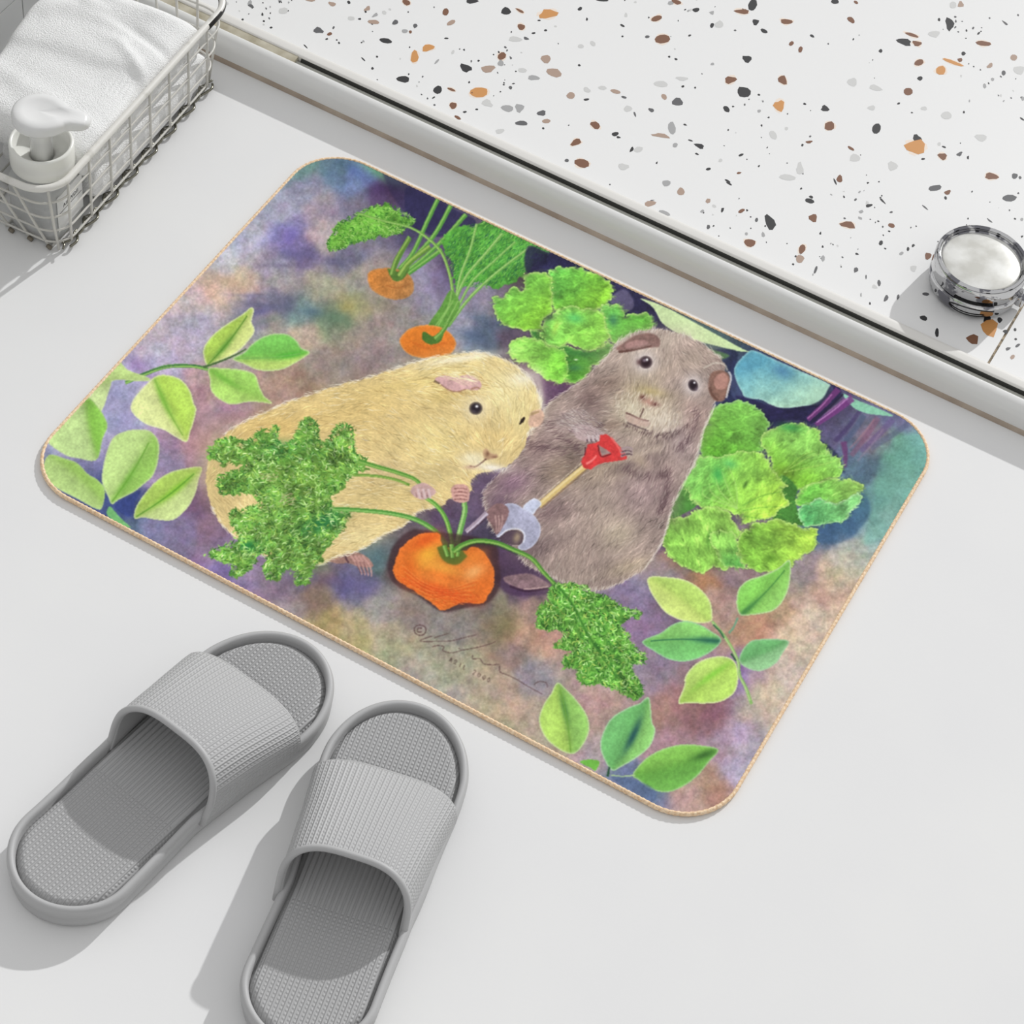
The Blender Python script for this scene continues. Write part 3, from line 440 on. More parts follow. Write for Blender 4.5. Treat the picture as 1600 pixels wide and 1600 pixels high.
    for x,y,rx,ry,c,a,r in [(668,868,24,18,(238,172,58),1,-.6),(690,886,34,10,(236,160,64),.9,.3),(742,893,18,12,(240,176,108),.9,-.5),(735,875,26,8,(232,146,70),.6,-.5),(665,845,24,10,(215,75,25),.6,-.5),(640,890,12,26,(222,95,30),.5,.2),(690,925,44,9,(215,70,25),.7,.3),(740,870,22,14,(230,125,45),.5,.3),(680,905,30,6,(235,140,60),.5,.3),(752,915,12,22,(225,110,40),.5,.2)]:
        P.spot(x,y,rx,ry,c,a,r,hard=1)
    for k in range(9): P.stroke(k9([(470+10*k,760+28*k),(640+10*k,900+18*k),(850,960+8*k),(1100-6*k,880+22*k)]),1.5,1.2,(205,70,25) if k%2 else (245,160,85),.35)
    P.fill_dabs(k9([(420,860),(560,960),(800,1100),(1120,1050),(1000,980),(700,960),(500,850)]),260,.3,9,[(205,75,30),(238,135,60),(214,90,38)],.28)
    P.stroke(k9([(800,600),(840,690),(920,720),(990,660)]),16,14,(98,110,42),.9,soft=2); P.spot(705,865,17,12,(70,100,40),.9,.2,hard=1)
    for pts in (k9([(820,600),(850,690)]),k9([(880,590),(890,700)]),k9([(950,600),(930,690)])): P.stroke([pts[0],((pts[0][0]+pts[1][0])/2,(pts[0][1]+pts[1][1])/2),pts[1]],6,5,(100,150,65),1,hl=(155,190,100))
    stalk([(708,862),(722,852),(745,845),(775,848),(800,858),(830,872),(850,895),(872,918)],8,6,(82,140,55),(150,190,95))
    P.stroke([(715,862),(745,850),(780,855),(815,870)],1.6,1.4,(45,80,40),.6)
    f2=Zp(800,880,[(380,180),(480,170),(600,190),(680,260),(760,270),(900,360),(1040,400),(1050,450),(940,460),(890,520),(960,580),(980,650),(1110,770),(1080,830),(990,830),(1010,920),(1060,1000),(1080,1060),(1030,1130),(900,1060),(780,1010),(700,980),(620,1010),(550,950),(560,880),(450,850),(440,790),(540,720),(360,700),(430,620),(450,570),(330,540),(220,530),(220,450),(230,370),(310,300),(320,220)])
    P.poly(f2,(98,158,64),1,jag=5,var=.35)
    P.frill(f2,330,9,(-850,-930))
    ff=lambda x,y:np.arctan2(y-900,x-850)+.2
    P.fill_dabs(f2,700,ff,11,[(60,122,46),(50,106,44),(92,156,58)],.65,curve=1.8,jit=.7,thick=2,sel=.4)
    P.fill_dabs(f2,800,ff,8,[(128,192,82),(158,212,108),(108,178,70),(180,220,140),(172,196,92)],.78,curve=1.2,jit=.9,thick=2,sel=.3)
    P.fill_dabs(f2,160,0,4,[(25,65,35),(40,70,30)],.85,curve=2,jit=2)
    P.stroke([(872,916),(895,945),(915,985),(940,1025),(965,1060)],4,2,(60,120,45),.8)
    # signature and date in thin brown pen
    sg=lambda pts:Zp(600,900,pts)
    pen=(88,62,62)
    P.stroke(sg([(250,440),(270,415),(310,410),(345,430),(345,470),(310,495),(265,480),(250,440)]),1.6,1.6,pen,.8); P.stroke(sg([(315,435),(285,435),(280,465),(315,465)]),1.6,1.6,pen,.8)
    for pts in ([(400,500),(300,540),(420,545),(560,540),(680,510),(770,490)],[(420,515),(480,495),(540,478)],[(400,590),(450,580),(500,590),(490,620),(560,640),(640,620),(620,600)],[(640,620),(780,595),(900,560),(930,545)],[(740,660),(740,690),(800,690),(830,730),(900,740),(960,735)],[(960,745),(970,800),(1040,830),(1120,870),(1200,920),(1320,985)],[(1250,905),(1290,880),(1350,890),(1360,930)]):
        P.stroke(sg(pts),1.8,1.3,pen,.65)
    # date: small hand lettering
    def glyphs(txt,x,y,dx,dy,h):
        G={'A':[[(0,1),(.5,0),(1,1)],[(.2,.6),(.8,.6)]],'R':[[(0,1),(0,0),(.8,.1),(.7,.5),(0,.5),(.9,1)]],'I':[[(.5,0),(.5,1)]],'L':[[(0,0),(0,1),(.7,1)]],'P':[[(0,1),(0,0),(.8,.1),(.8,.45),(0,.5)]],
           '2':[[(0,.2),(.5,0),(.9,.3),(0,1),(1,1)]],'0':[[(.5,0),(0,.5),(.5,1),(1,.5),(.5,0)]]}
        for ch in txt:
            for st in G.get(ch,[]):
                P.stroke([(x+a*h*.55*dx/np.hypot(dx,dy)-b*h*.35,y+a*h*.55*dy/np.hypot(dx,dy)+b*h) for a,b in st],1.4,1.2,(80,62,58),.7,n=4)
            x+=dx;y+=dy
    glyphs('ARIL 2000',704,1027,7.4,3.9,6.5)
    # paper grain
    P.c*=1+.04*P.n4[...,None]
    l=P.c.mean(-1); P.c=P.c+((l-blur(l,4))*.3)[...,None]
    return np.clip(P.c,0,1)
PRINT_GAIN=1.04
SUN=2.1
SKY=.645
import bpy, bmesh, math, random
from mathutils import Matrix, Vector
PI=math.pi
C=bpy.context.scene.collection
random.seed(7)
# camera pose solved from the mat's four corners
CR=np.array([[0.869961498,0.43529575,-0.231699378],[0.483440087,-0.66023455,0.574783455],[0.097224861,-0.612052243,-0.784818054]])
CP=np.array([0.439912078,-1.04368427,1.36775672]); FP=3752.
def at(px,py,z=0.):
    d=CR@np.array([px-800.,py-800.,FP]); t=(z-CP[2])/d[2]; return CP+t*d
cam=bpy.data.cameras.new('camera'); co=bpy.data.objects.new('camera',cam); C.objects.link(co)
M=Matrix.Identity(4)
for i in range(3):
    M[i][0]=CR[i,0]; M[i][1]=-CR[i,1]; M[i][2]=-CR[i,2]; M[i][3]=CP[i]
co.matrix_world=M; cam.sensor_width=36; cam.sensor_fit='HORIZONTAL'; cam.lens=FP/1600*36; cam.clip_start=.05; cam.clip_end=50
bpy.context.scene.camera=co
# ---------- materials
def lin(c): 
    c=[x/255. for x in c]
    return [(x/12.92 if x<=.04045 else ((x+.055)/1.055)**2.4) for x in c]+[1.]
def mat(name,col,rough=.6,metal=0.,spec=.5,noise=None,bump=None,trans=0.,alpha=None,ior=None):
    m=bpy.data.materials.new(name); m.use_nodes=True; nt=m.node_tree; b=nt.nodes['Principled BSDF']
    b.inputs['Base Color'].default_value=lin(col); b.inputs['Roughness'].default_value=rough; b.inputs['Metallic'].default_value=metal
    b.inputs['Specular IOR Level'].default_value=spec
    if trans: b.inputs['Transmission Weight'].default_value=trans
    if ior: b.inputs['IOR'].default_value=ior
    tc=nt.nodes.new('ShaderNodeTexCoord')
    if noise:
        sc,c2,lo,hi=noise
        n=nt.nodes.new('ShaderNodeTexNoise'); n.inputs['Scale'].default_value=sc; n.inputs['Detail'].default_value=5
        r=nt.nodes.new('ShaderNodeValToRGB'); r.color_ramp.elements[0].position=lo; r.color_ramp.elements[1].position=hi
        r.color_ramp.elements[0].color=lin(c2); r.color_ramp.elements[1].color=lin(col)
        nt.links.new(tc.outputs['Object'],n.inputs['Vector']); nt.links.new(n.outputs['Fac'],r.inputs['Fac']); nt.links.new(r.outputs['Color'],b.inputs['Base Color'])
    if bump:
        sc,st,ds=bump
        n=nt.nodes.new('ShaderNodeTexNoise'); n.inputs['Scale'].default_value=sc; n.inputs['Detail'].default_value=3
        bp=nt.nodes.new('ShaderNodeBump'); bp.inputs['Strength'].default_value=st; bp.inputs['Distance'].default_value=ds
        nt.links.new(tc.outputs['Object'],n.inputs['Vector']); nt.links.new(n.outputs['Fac'],bp.inputs['Height']); nt.links.new(bp.outputs['Normal'],b.inputs['Normal'])
    return m
def math_node(nt,op,a,b=None,c=None):
    n=nt.nodes.new('ShaderNodeMath'); n.operation=op
    for i,v in enumerate((a,b,c)):
        if v is None: continue
        if isinstance(v,(int,float)): n.inputs[i].default_value=v
        else: nt.links.new(v,n.inputs[i])
    return n.outputs[0]
def ribbed(name,col,pitch,dots,rough=.55,dist=.0007,seam=False):
    """ribs run along UV v; dots: 0 none, 1 everywhere, 2 towards toe and heel"""
    m=mat(name,col,rough); nt=m.node_tree; b=nt.nodes['Principled BSDF']
    uv=nt.nodes.new('ShaderNodeUVMap'); sp=nt.nodes.new('ShaderNodeSeparateXYZ'); nt.links.new(uv.outputs[0],sp.inputs[0])
    x,y=sp.outputs[0],sp.outputs[1]
    cx=math_node(nt,'COSINE',math_node(nt,'MULTIPLY',x,2*PI/pitch))
    ridge=math_node(nt,'MULTIPLY_ADD',cx,.5,.5)
    inv=math_node(nt,'SUBTRACT',1.,ridge)
    cy=math_node(nt,'MULTIPLY_ADD',math_node(nt,'COSINE',math_node(nt,'MULTIPLY',y,2*PI/.0029)),.5,.5)
    d=math_node(nt,'MULTIPLY',math_node(nt,'POWER',inv,1.5),cy)
    if dots==2:
        # plain ridges in the middle of the footbed
        a=math_node(nt,'MULTIPLY',math_node(nt,'GREATER_THAN',y,.098),math_node(nt,'LESS_THAN',y,.165))
        d=math_node(nt,'MULTIPLY',d,math_node(nt,'SUBTRACT',1.,a))
    h=math_node(nt,'MAXIMUM',math_node(nt,'POWER',ridge,2.),math_node(nt,'MULTIPLY',d,.75)) if dots else ridge
    bp=nt.nodes.new('ShaderNodeBump'); bp.inputs['Strength'].default_value=1.; bp.inputs['Distance'].default_value=dist
    nt.links.new(h,bp.inputs['Height']); nt.links.new(bp.outputs['Normal'],b.inputs['Normal'])
    return m
M_floor=mat('floor_paint',(229,229,228),.6,spec=.3,noise=(6.,(226,226,226),.35,.65),bump=(300,.06,.0004))
M_rail=mat('white_enamel_rail',(226,226,224),.32)
M_seal=mat('beige_silicone',(182,168,152),.6,noise=(40.,(160,145,130),.35,.65))
M_dark=mat('dark_gap_shade',(34,34,30),.6)  # shade of the rail gap, put in as a near-black colour
M_track=mat('pale_grey_track',(226,224,219),.35)
M_tile=mat('wall_tile_glaze',(205,206,205),.35)
M_grout=mat('wall_grout',(176,177,172),.8)
M_terr=mat('terrazzo_base',(233,233,232),.4)
CH={'K':mat('chip_black',(40,40,42),.45),'B':mat('chip_brown',(122,82,58),.45),'O':mat('chip_orange',(205,145,82),.45),'T':mat('chip_tan',(172,148,132),.45),
    'G':mat('chip_pale_grey',(205,205,203),.45),'D':mat('chip_dark_grey',(92,92,94),.45),'M':mat('chip_mid_grey',(165,165,165),.45),'H':mat('chip_halo',(236,222,208),.45)}
M_rim=mat('white_wire_enamel',(226,224,218),.35,noise=(60.,(200,198,190),.30,.42))
M_wire=mat('ivory_wire_enamel',(205,203,196),.35)
M_rim_black=mat('rim_black',(30,28,26),.4)
M_steel=mat('aged_steel_wire',(130,128,116),.25,metal=.9)
M_foot=mat('small_foot_weld',(120,112,98),.5)
M_chrome=mat('polished_chrome',(205,205,206),.04,metal=1.,noise=(60.,(120,120,126),.46,.50))
M_lid=mat('white_lid_disc',(232,232,228),.3,metal=.25,noise=(45.,(200,199,192),.35,.6))
M_gap=mat('black_gap',(14,14,14),.6)
M_towel=mat('white_terry',(247,247,246),.9,spec=.1,bump=(900,.8,.002))
M_cap=mat('white_bottle_plastic',(236,236,230),.25)
M_head=mat('frosted_pump_plastic',(240,240,239),.22,trans=.12,ior=1.3)
M_body=mat('frosted_bottle',(216,217,216),.3,trans=.35,ior=1.3)
M_pack=mat('grey_white_packet',(214,214,216),.35,bump=(45,.5,.004))
M_label=mat('white_label',(228,228,226),.5)
M_ink=mat('black_ink',(40,40,40),.6)
GREY=(178,178,178)
M_foam=mat('grey_foam',GREY,.5,spec=.4,bump=(900,.08,.0003))
M_insole=ribbed('grey_foam_footbed',(170,170,170),.0036,2)
M_strap=ribbed('grey_foam_strap',(182,182,182),.0036,1,dist=.0006)
M_strapin=mat('grey_foam_smooth',(172,172,172),.5)
M_bind=mat('tan_piping',(250,224,190),.7,noise=(500.,(226,190,150),.38,.62),bump=(900,.4,.001))
M_back=mat('mat_rubber_back',(70,66,62),.8)
# ---------- helpers
def link(name,me,m=None,parent=None):
    o=bpy.data.objects.new(name,me); C.objects.link(o)
    if m is not None:
        for mm in (m if isinstance(m,(list,tuple)) else [m]): me.materials.append(mm)
    if parent is not None: o.parent=parent
    return o
def mesh(name,V,F,m=None,parent=None,smooth=True,uv=None):
    me=bpy.data.meshes.new(name); me.from_pydata([tuple(map(float,v)) for v in V],[],F); me.update()
    if smooth: me.polygons.foreach_set('use_smooth',[True]*len(me.polygons))
    if uv is not None:
        l=me.uv_layers.new(name='UVMap')
        for lp in me.loops: l.data[lp.index].uv=uv[lp.vertex_index]
    return link(name,me,m,parent)
def thing(name,label,cat,loc=(0,0,0),rz=0,group=None):
    o=bpy.data.objects.new(name,None); C.objects.link(o); o.location=loc; o.rotation_euler=(0,0,rz); o.empty_display_size=.02
    o['label']=label; o['category']=cat
    if group: o['group']=group
    return o
def struct(o): o['kind']='structure'; return o
def tube(name,P,r,m,parent=None,closed=False,seg=8,rf=None):
    P=[Vector(p) for p in P]; n=len(P); V=[];F=[]
    up=Vector((0,0,1))
    prev=None
    for i,p in enumerate(P):
        if closed: t=(P[(i+1)%n]-P[i-1]).normalized()
        else: t=(P[min(i+1,n-1)]-P[max(i-1,0)]).normalized()
        if prev is None:
            a=t.cross(up if abs(t.z)<.9 else Vector((1,0,0))).normalized()
        else: a=(prev-t*prev.dot(t)).normalized()
        prev=a; b=t.cross(a)
        rr=r*(rf(i) if rf else 1)
        for k in range(seg):
            an=2*PI*k/seg; V.append(p+a*(rr*math.cos(an))+b*(rr*math.sin(an)))
    for i in range(n if closed else n-1):
        j=(i+1)%n
        for k in range(seg):
            F.append((i*seg+k,i*seg+(k+1)%seg,j*seg+(k+1)%seg,j*seg+k))
    if not closed:
        F.append(tuple(range(seg))[::-1]); F.append(tuple((n-1)*seg+k for k in range(seg)))
    return mesh(name,V,F,m,parent)
def lathe(name,prof,m,parent=None,seg=64,loc=(0,0,0),cap=True):
    V=[];F=[]
    for r,z in prof:
        for k in range(seg):
            a=2*PI*k/seg; V.append((loc[0]+r*math.cos(a),loc[1]+r*math.sin(a),loc[2]+z))
    for i in range(len(prof)-1):
        for k in range(seg):
            F.append((i*seg+k,i*seg+(k+1)%seg,(i+1)*seg+(k+1)%seg,(i+1)*seg+k))
    if cap:
        F.append(tuple(range(seg))[::-1]); F.append(tuple((len(prof)-1)*seg+k for k in range(seg)))
    o=mesh(name,V,F,m,parent)
    return o
def box(name,lo,hi,m,parent=None,bev=0):
    bm=bmesh.new(); bmesh.ops.create_cube(bm,size=1)
    for v in bm.verts:
        v.co=Vector([ (lo[i]+hi[i])/2+v.co[i]*(hi[i]-lo[i]) for i in range(3)])
    if bev: bmesh.ops.bevel(bm,geom=bm.edges[:],offset=bev,segments=3,affect='EDGES',profile=.5)
    me=bpy.data.meshes.new(name); bm.to_mesh(me); bm.free()
    if bev: me.polygons.foreach_set('use_smooth',[True]*len(me.polygons))
    return link(name,me,m,parent)
def extrude_x(name,prof,x0,x1,m,smooth=True,parent=None):
    n=len(prof); V=[(x0,y,z) for y,z in prof]+[(x1,y,z) for y,z in prof]
    F=[(i,(i+1)%n,n+(i+1)%n,n+i)[::-1] for i in range(n)]+[tuple(range(n)),tuple(range(2*n-1,n-1,-1))]
    o=mesh(name,V,F,m,parent,smooth=False)
    bm=bmesh.new(); bm.from_mesh(o.data); bmesh.ops.recalc_face_normals(bm,faces=bm.faces); 
    bm.to_mesh(o.data); bm.free()
    if smooth:
        for p in o.data.polygons: p.use_smooth=len(p.vertices)==4
        o.data.set_sharp_from_angle(angle=math.radians(32))
    return o
def rrect(hx,hy,r,n=14,cx=0,cy=0):
    P=[]
    for qx,qy,a0 in ((1,1,0),(-1,1,PI/2),(-1,-1,PI),(1,-1,3*PI/2)):
        for k in range(n+1):
            a=a0+PI/2*k/n; P.append((cx+qx*(hx-r)+r*math.cos(a),cy+qy*(hy-r)+r*math.sin(a)))
    return P
# ---------- setting: floor, threshold rail, shower floor, tiled wall
XL,XR=-.545,1.6
struct(mesh('floor',[(XL,-1.9,0),(XR,-1.9,0),(XR,.262,0),(XL,.262,0),(XL,-1.9,-.03),(XR,-1.9,-.03),(XR,.262,-.03),(XL,.262,-.03)],[(0,1,2,3),(4,7,6,5),(0,4,5,1),(1,5,6,2),(2,6,7,3),(3,7,4,0)],M_floor,smooth=False))
def arc(cy,cz,r,a0,a1,n=8): return [(cy+r*math.cos(math.radians(a0+(a1-a0)*k/n)),cz+r*math.sin(math.radians(a0+(a1-a0)*k/n))) for k in range(n+1)]
prof=[(.2412,0.),(.2412,.0045),(.2410,.0090),(.2411,.0130)]+arc(.2511,.0137,.0100,178,90,18)+[(.2518,.0236),(.2526,.0230),(.2530,.0218),(.2532,.0175),(.2532,0.)]
struct(extrude_x('trim_1',prof,XL,XR,M_rail))
struct(extrude_x('trim_2',[(.2392,0.0001),(.2395,.0018),(.2401,.0028),(.2408,.0036),(.2412,.0038),(.2412,.0001)],XL,XR,M_seal))          # silicone bead at the foot of the rail
struct(extrude_x('trim_3',[(.2532,.0),(.2532,.0192),(.2598,.0186),(.2598,.004),(.2616,.004),(.2616,.0)],XL,XR,mat('groove_shade_grey',(178,178,170),.5)))  # groove floor; the shade lying in it is painted as grey
struct(extrude_x('trim_4',[(.2598,.0041),(.2598,.0188),(.2606,.0212),(.2616,.0216),(.2616,.0041)],-.335,XR,M_dark))  # dark strip standing in for the shadowed gap before the track
struct(extrude_x('trim_5',[(.2616,.004),(.2616,.0216)]+arc(.2634,.0218,.0018,180,95,6)+[(.2680,.0238),(.2700,.0238),(.2712,.0232),(.2716,.0222),(.2716,.004)],XL,XR,M_track))
struct(extrude_x('trim_6',[(.2533,.0185),(.2536,.0214),(.2600,.0224),(.2615,.0222),(.2615,.0120),(.2533,.0120)],XL,-.338,mat('stained_filler',(196,190,172),.7,noise=(60.,(160,152,130),.35,.65))))
ZT=.0200
# terrazzo shower floor: slab with stone chips set in it, one object
bmV=[(XL,.2716,ZT),(.2795,.2716,ZT),(.2795,1.5,ZT),(XL,1.5,ZT),(.2815,.2716,ZT),(XR,.2716,ZT),(XR,1.5,ZT),(.2815,1.5,ZT),
     (XL,.2716,ZT-.02),(XR,.2716,ZT-.02),(XR,1.5,ZT-.02),(XL,1.5,ZT-.02),(.2795,.2716,ZT-.0012),(.2815,.2716,ZT-.0012),(.2815,1.5,ZT-.0012),(.2795,1.5,ZT-.0012)]
TF=[(0,1,2,3),(4,5,6,7),(12,13,14,15),(1,12,15,2),(13,4,7,14),(8,11,10,9),(0,8,9,5,4,13,12,1),(6,10,11,3,2,15,14,7),(0,3,11,8),(5,9,10,6)]
TM=[0,0,1,0,0,0,0,0,0,0]
keys=list(CH)
rc=random.Random(3)
def chip(px,py,a,b,rot,key,n=9,lvl=1,halo=False):
    c=at(px,py,ZT)
    if c[1]<.2745 or c[1]>1.4: return
    if halo: chip(px,py,a+2.4,b+2.4,rot,'H',12,.5)
    sp=[]; r0=rc.random()*6; f=rc.choice((2,3,3)); am=rc.uniform(.05,.22)
    for k in range(n):
        t=2*PI*k/n
        rr=1+am*math.sin(f*t+r0)+rc.uniform(-.09,.09)
        ex=a/2*rr*math.cos(t); ey=b/2*rr*math.sin(t)
        ca,sa=math.cos(math.radians(rot)),math.sin(math.radians(rot))
        q=at(px+ex*ca-ey*sa,py+ex*sa+ey*ca,ZT); sp.append(q)
    i0=len(bmV)
    z=ZT+.00004*lvl+.00001*rc.random()
    for q in sp: bmV.append((q[0],max(q[1],.2719),z))
    TF.append(tuple(range(i0,i0+n))[::-1]); TM.append(2+keys.index(key))
V1=[(370,38,36,20,30,'D'),(570,68,58,44,0,'G'),(740,3,60,14,5,'T'),(875,25,50,28,15,'T'),(1095,55,44,26,-30,'T'),(1145,95,42,20,-30,'M'),(1135,138,72,32,5,'T'),(1270,140,40,30,-30,'D'),(1395,162,30,30,0,'D'),(1340,15,56,34,25,'B'),(1585,75,44,44,0,'B'),
 (790,190,66,38,10,'D'),(860,213,36,20,-20,'B'),(1212,255,84,30,8,'K'),(1475,300,80,42,-12,'O'),(1392,355,52,84,8,'O'),(1320,495,84,42,5,'K'),(1535,562,62,50,-15,'K'),(710,290,36,8,45,'K'),(1070,370,40,8,45,'K'),(1530,385,40,14,-45,'M'),(995,115,40,30,0,'G'),
 (440,90,14,22,0,'K'),(415,198,14,12,0,'K'),(842,244,20,12,-20,'K'),(905,250,12,10,0,'K'),(1128,428,18,18,0,'K'),(1060,266,12,10,0,'K'),(1115,130,30,10,0,'D'),(980,15,26,20,0,'K'),(1365,200,22,22,0,'B'),(1330,195,40,26,0,'M'),(1590,240,30,12,0,'K'),(1510,610,24,10,-30,'K')]
V2=[(150,8,80,30,0,'K'),(362,70,62,50,10,'K'),(450,68,60,16,28,'B'),(625,88,124,58,-8,'O'),(20,142,56,30,-15,'T'),(458,168,50,40,5,'B'),(420,245,90,34,5,'G'),(825,55,30,26,-30,'K'),(335,352,50,56,-20,'B'),(330,395,40,40,0,'M'),(112,425,78,48,20,'K'),(250,430,94,44,-8,'T'),
 (612,368,62,54,0,'T'),(665,455,104,52,8,'T'),(535,486,76,32,5,'M'),(195,578,126,62,-5,'O'),(22,560,48,18,25,'B'),(32,660,46,42,0,'B'),(245,645,74,46,20,'G'),(370,678,80,42,8,'M'),(448,675,56,56,-20,'M'),(585,708,60,36,-5,'D'),(460,770,80,32,5,'D'),(615,757,60,28,-12,'T'),
 (768,597,54,44,0,'T'),(868,562,52,30,30,'G'),(965,549,60,24,10,'G'),(1047,572,68,28,10,'T'),(1100,608,42,14,20,'D'),(865,622,38,14,-10,'K'),(920,783,70,42,35,'B'),(1045,838,46,28,-10,'K'),(800,890,70,40,-22,'B'),(838,1022,98,58,0,'B'),(742,1003,30,22,0,'D'),
 (960,0,80,20,5,'K'),(1428,12,66,30,20,'B'),(1550,62,46,28,-10,'K'),(1303,115,70,38,-22,'B'),(1340,245,98,62,0,'B'),(1245,230,32,18,0,'D'),(1435,638,72,50,5,'D'),(1350,605,40,34,50,'T'),(1330,525,98,40,5,'G'),(1462,492,80,26,5,'G'),(1398,800,52,80,0,'M'),(1330,848,120,26,8,'T'),
 (1168,715,12,36,-20,'D'),(1270,688,40,24,20,'D'),(1148,935,20,38,30,'K'),(1190,935,56,40,0,'G'),(1570,912,66,30,20,'K'),(1420,908,36,28,0,'M'),(1097,1042,70,42,8,'G'),(1364,1145,56,40,5,'M'),(1455,1197,48,50,10,'T'),(1262,1273,74,38,-12,'T'),(1350,1335,76,38,15,'M'),(1275,1253,30,8,-10,'D'),
 (465,440,50,34,0,'G'),(325,820,60,30,-10,'G'),(1125,680,54,40,0,'G'),(905,272,32,36,0,'G'),(830,290,36,30,0,'G'),(610,190,22,14,0,'K'),(570,128,22,10,0,'K'),(535,207,26,14,0,'K'),(488,240,36,18,20,'D'),(150,580,10,10,0,'B'),(60,735,44,20,25,'B'),(105,700,26,14,0,'K'),(180,684,20,12,0,'K'),(1065,858,28,14,10,'K'),
 (920,1142,22,16,0,'K'),(880,1132,16,12,0,'K'),(390,548,26,22,30,'D'),(1425,370,22,14,20,'K'),(1383,355,16,14,0,'K'),(820,408,20,14,20,'K'),(868,120,14,22,0,'K'),(1090,160,30,16,30,'K'),(1510,222,22,12,-20,'K'),(1545,548,14,14,0,'K'),(1468,540,22,14,-10,'K'),(1482,780,26,12,20,'K'),(1515,878,30,12,20,'K'),(1555,962,28,12,20,'K')]
V3=[(242,25,42,66,0,'K'),(190,58,80,24,5,'B'),(258,110,34,30,10,'K'),(75,122,46,36,-10,'G'),(40,127,20,28,30,'K'),(412,108,64,26,5,'B'),(735,100,44,26,40,'B'),(655,8,40,26,0,'K'),(760,12,26,16,30,'B'),(1283,22,30,32,0,'T'),(1245,25,40,34,0,'G'),(1228,122,44,66,-10,'K'),(1175,98,14,18,0,'K'),
 (1040,175,78,16,18,'B'),(1000,210,82,34,14,'K'),(1065,217,48,26,10,'B'),(1150,170,62,32,0,'G'),(1397,217,72,28,8,'B'),(437,218,30,22,-40,'B'),(482,248,26,30,20,'B'),(215,295,48,38,5,'K'),(132,400,64,36,-5,'B'),(200,460,74,54,20,'K'),(393,400,52,40,45,'B'),(377,528,56,56,0,'O'),(112,545,36,30,20,'K'),
 (605,543,42,30,15,'K'),(628,630,58,44,0,'B'),(862,642,48,52,10,'K'),(742,410,50,44,0,'G'),(858,440,70,28,15,'G'),(1075,313,52,32,-20,'B'),(1245,312,98,20,18,'O'),(1280,300,26,22,0,'B'),(1185,352,62,40,-5,'O'),(1297,268,22,22,0,'K'),(1080,392,30,22,-20,'K'),(1020,458,44,44,20,'B'),(1548,288,42,28,0,'T'),(1430,328,36,22,-40,'T'),
 (1498,365,22,28,0,'D'),(1575,350,60,44,0,'G'),(1212,577,56,40,0,'G'),(1100,542,34,20,0,'G'),(838,540,40,26,0,'G'),(1060,735,102,72,8,'O'),(1065,690,46,32,20,'K'),(1192,782,46,34,15,'B'),(1278,770,32,20,-30,'D'),(1385,688,60,36,10,'G'),(755,790,56,40,0,'G'),(943,830,52,46,0,'G'),(735,742,36,16,30,'B'),(525,710,38,14,-5,'B'),
 (345,675,48,34,30,'G'),(480,845,38,66,-5,'G'),(417,887,80,32,0,'G'),(1437,882,72,34,8,'B'),(1553,880,32,30,0,'D'),(1580,888,18,16,0,'D'),(1527,990,78,34,10,'D'),(1155,940,58,36,-10,'D'),(1218,962,34,22,-20,'B'),(1208,990,14,20,0,'K'),(678,895,30,38,-10,'B'),(655,908,10,34,-20,'K'),(528,1005,44,28,15,'K'),(535,985,24,14,20,'K'),
 (825,1028,36,16,-15,'K'),(893,1005,42,10,45,'K'),(1105,1037,40,8,40,'D'),(1428,1103,36,8,40,'D'),(546,1090,42,42,20,'B'),(720,1125,78,34,8,'B'),(937,1128,36,24,20,'B'),(330,1112,46,86,-30,'K'),(187,1055,34,20,-10,'B'),(262,1100,18,22,0,'D'),(228,1215,60,42,10,'B'),(118,905,36,10,30,'K'),(125,918,34,10,30,'K'),
 (490,1245,34,50,20,'B'),(480,1295,40,44,30,'T'),(1120,1280,34,38,20,'B'),(885,1215,20,30,20,'K'),(1020,1245,16,20,0,'K'),(1046,1228,20,14,-40,'K'),(20,1005,30,22,0,'T'),(175,865,26,12,-10,'B'),(22,845,26,16,0,'K'),(185,775,26,16,-20,'K'),(22,1135,16,30,20,'D'),(92,1050,14,30,20,'K'),(1200,735,24,10,20,'K'),(1320,788,12,20,0,'K'),(1095,795,24,10,0,'K'),
 (300,155,34,22,25,'K'),(540,180,26,14,30,'K'),(883,255,20,20,-30,'K'),(1590,595,30,10,35,'K'),(1505,115,36,10,40,'D'),(558,1350,16,36,20,'D'),(760,1350,24,30,20,'D'),(875,1415,18,34,10,'D'),(910,1492,20,36,30,'D'),(970,1485,14,30,10,'D'),(1047,1342,34,32,0,'G'),(1105,1470,26,18,0,'D'),(810,1385,8,24,0,'D'),(785,1475,8,24,0,'M'),
 (1380,1520,18,34,0,'K'),(1008,120,0,0,0,'G')]
for Vv,x0,s in ((V1,300,4.),(V2,700,4.),(V3,1100,3.2)):
    for x,y,a,b,r,k in Vv:
        if a<4: continue
        if Vv is V2 and x>1600: continue
        chip(x0+x/s,y/s,a/s*.97,b/s*.97,r,k,10 if max(a,b)>30 else 7,2,halo=(k in 'BO' and max(a,b)>45))
for x,y,a,b,r,k in [(1546,512,26,28,20,'O'),(1520,530,20,16,10,'B'),(1543,502,12,22,0,'K'),(1443,497,12,8,20,'K'),(1464,520,6,14,0,'K'),(1562,500,8,9,0,'K'),(1571,518,8,6,0,'K'),(1586,515,5,5,0,'K'),(1590,540,8,5,-30,'D'),(1582,558,9,6,-40,'T'),(1587,530,4,4,0,'K'),(1448,460,8,5,0,'D'),(1575,545,8,5,-20,'D')]:
    chip(x,y,a,b,r,k,8,2)
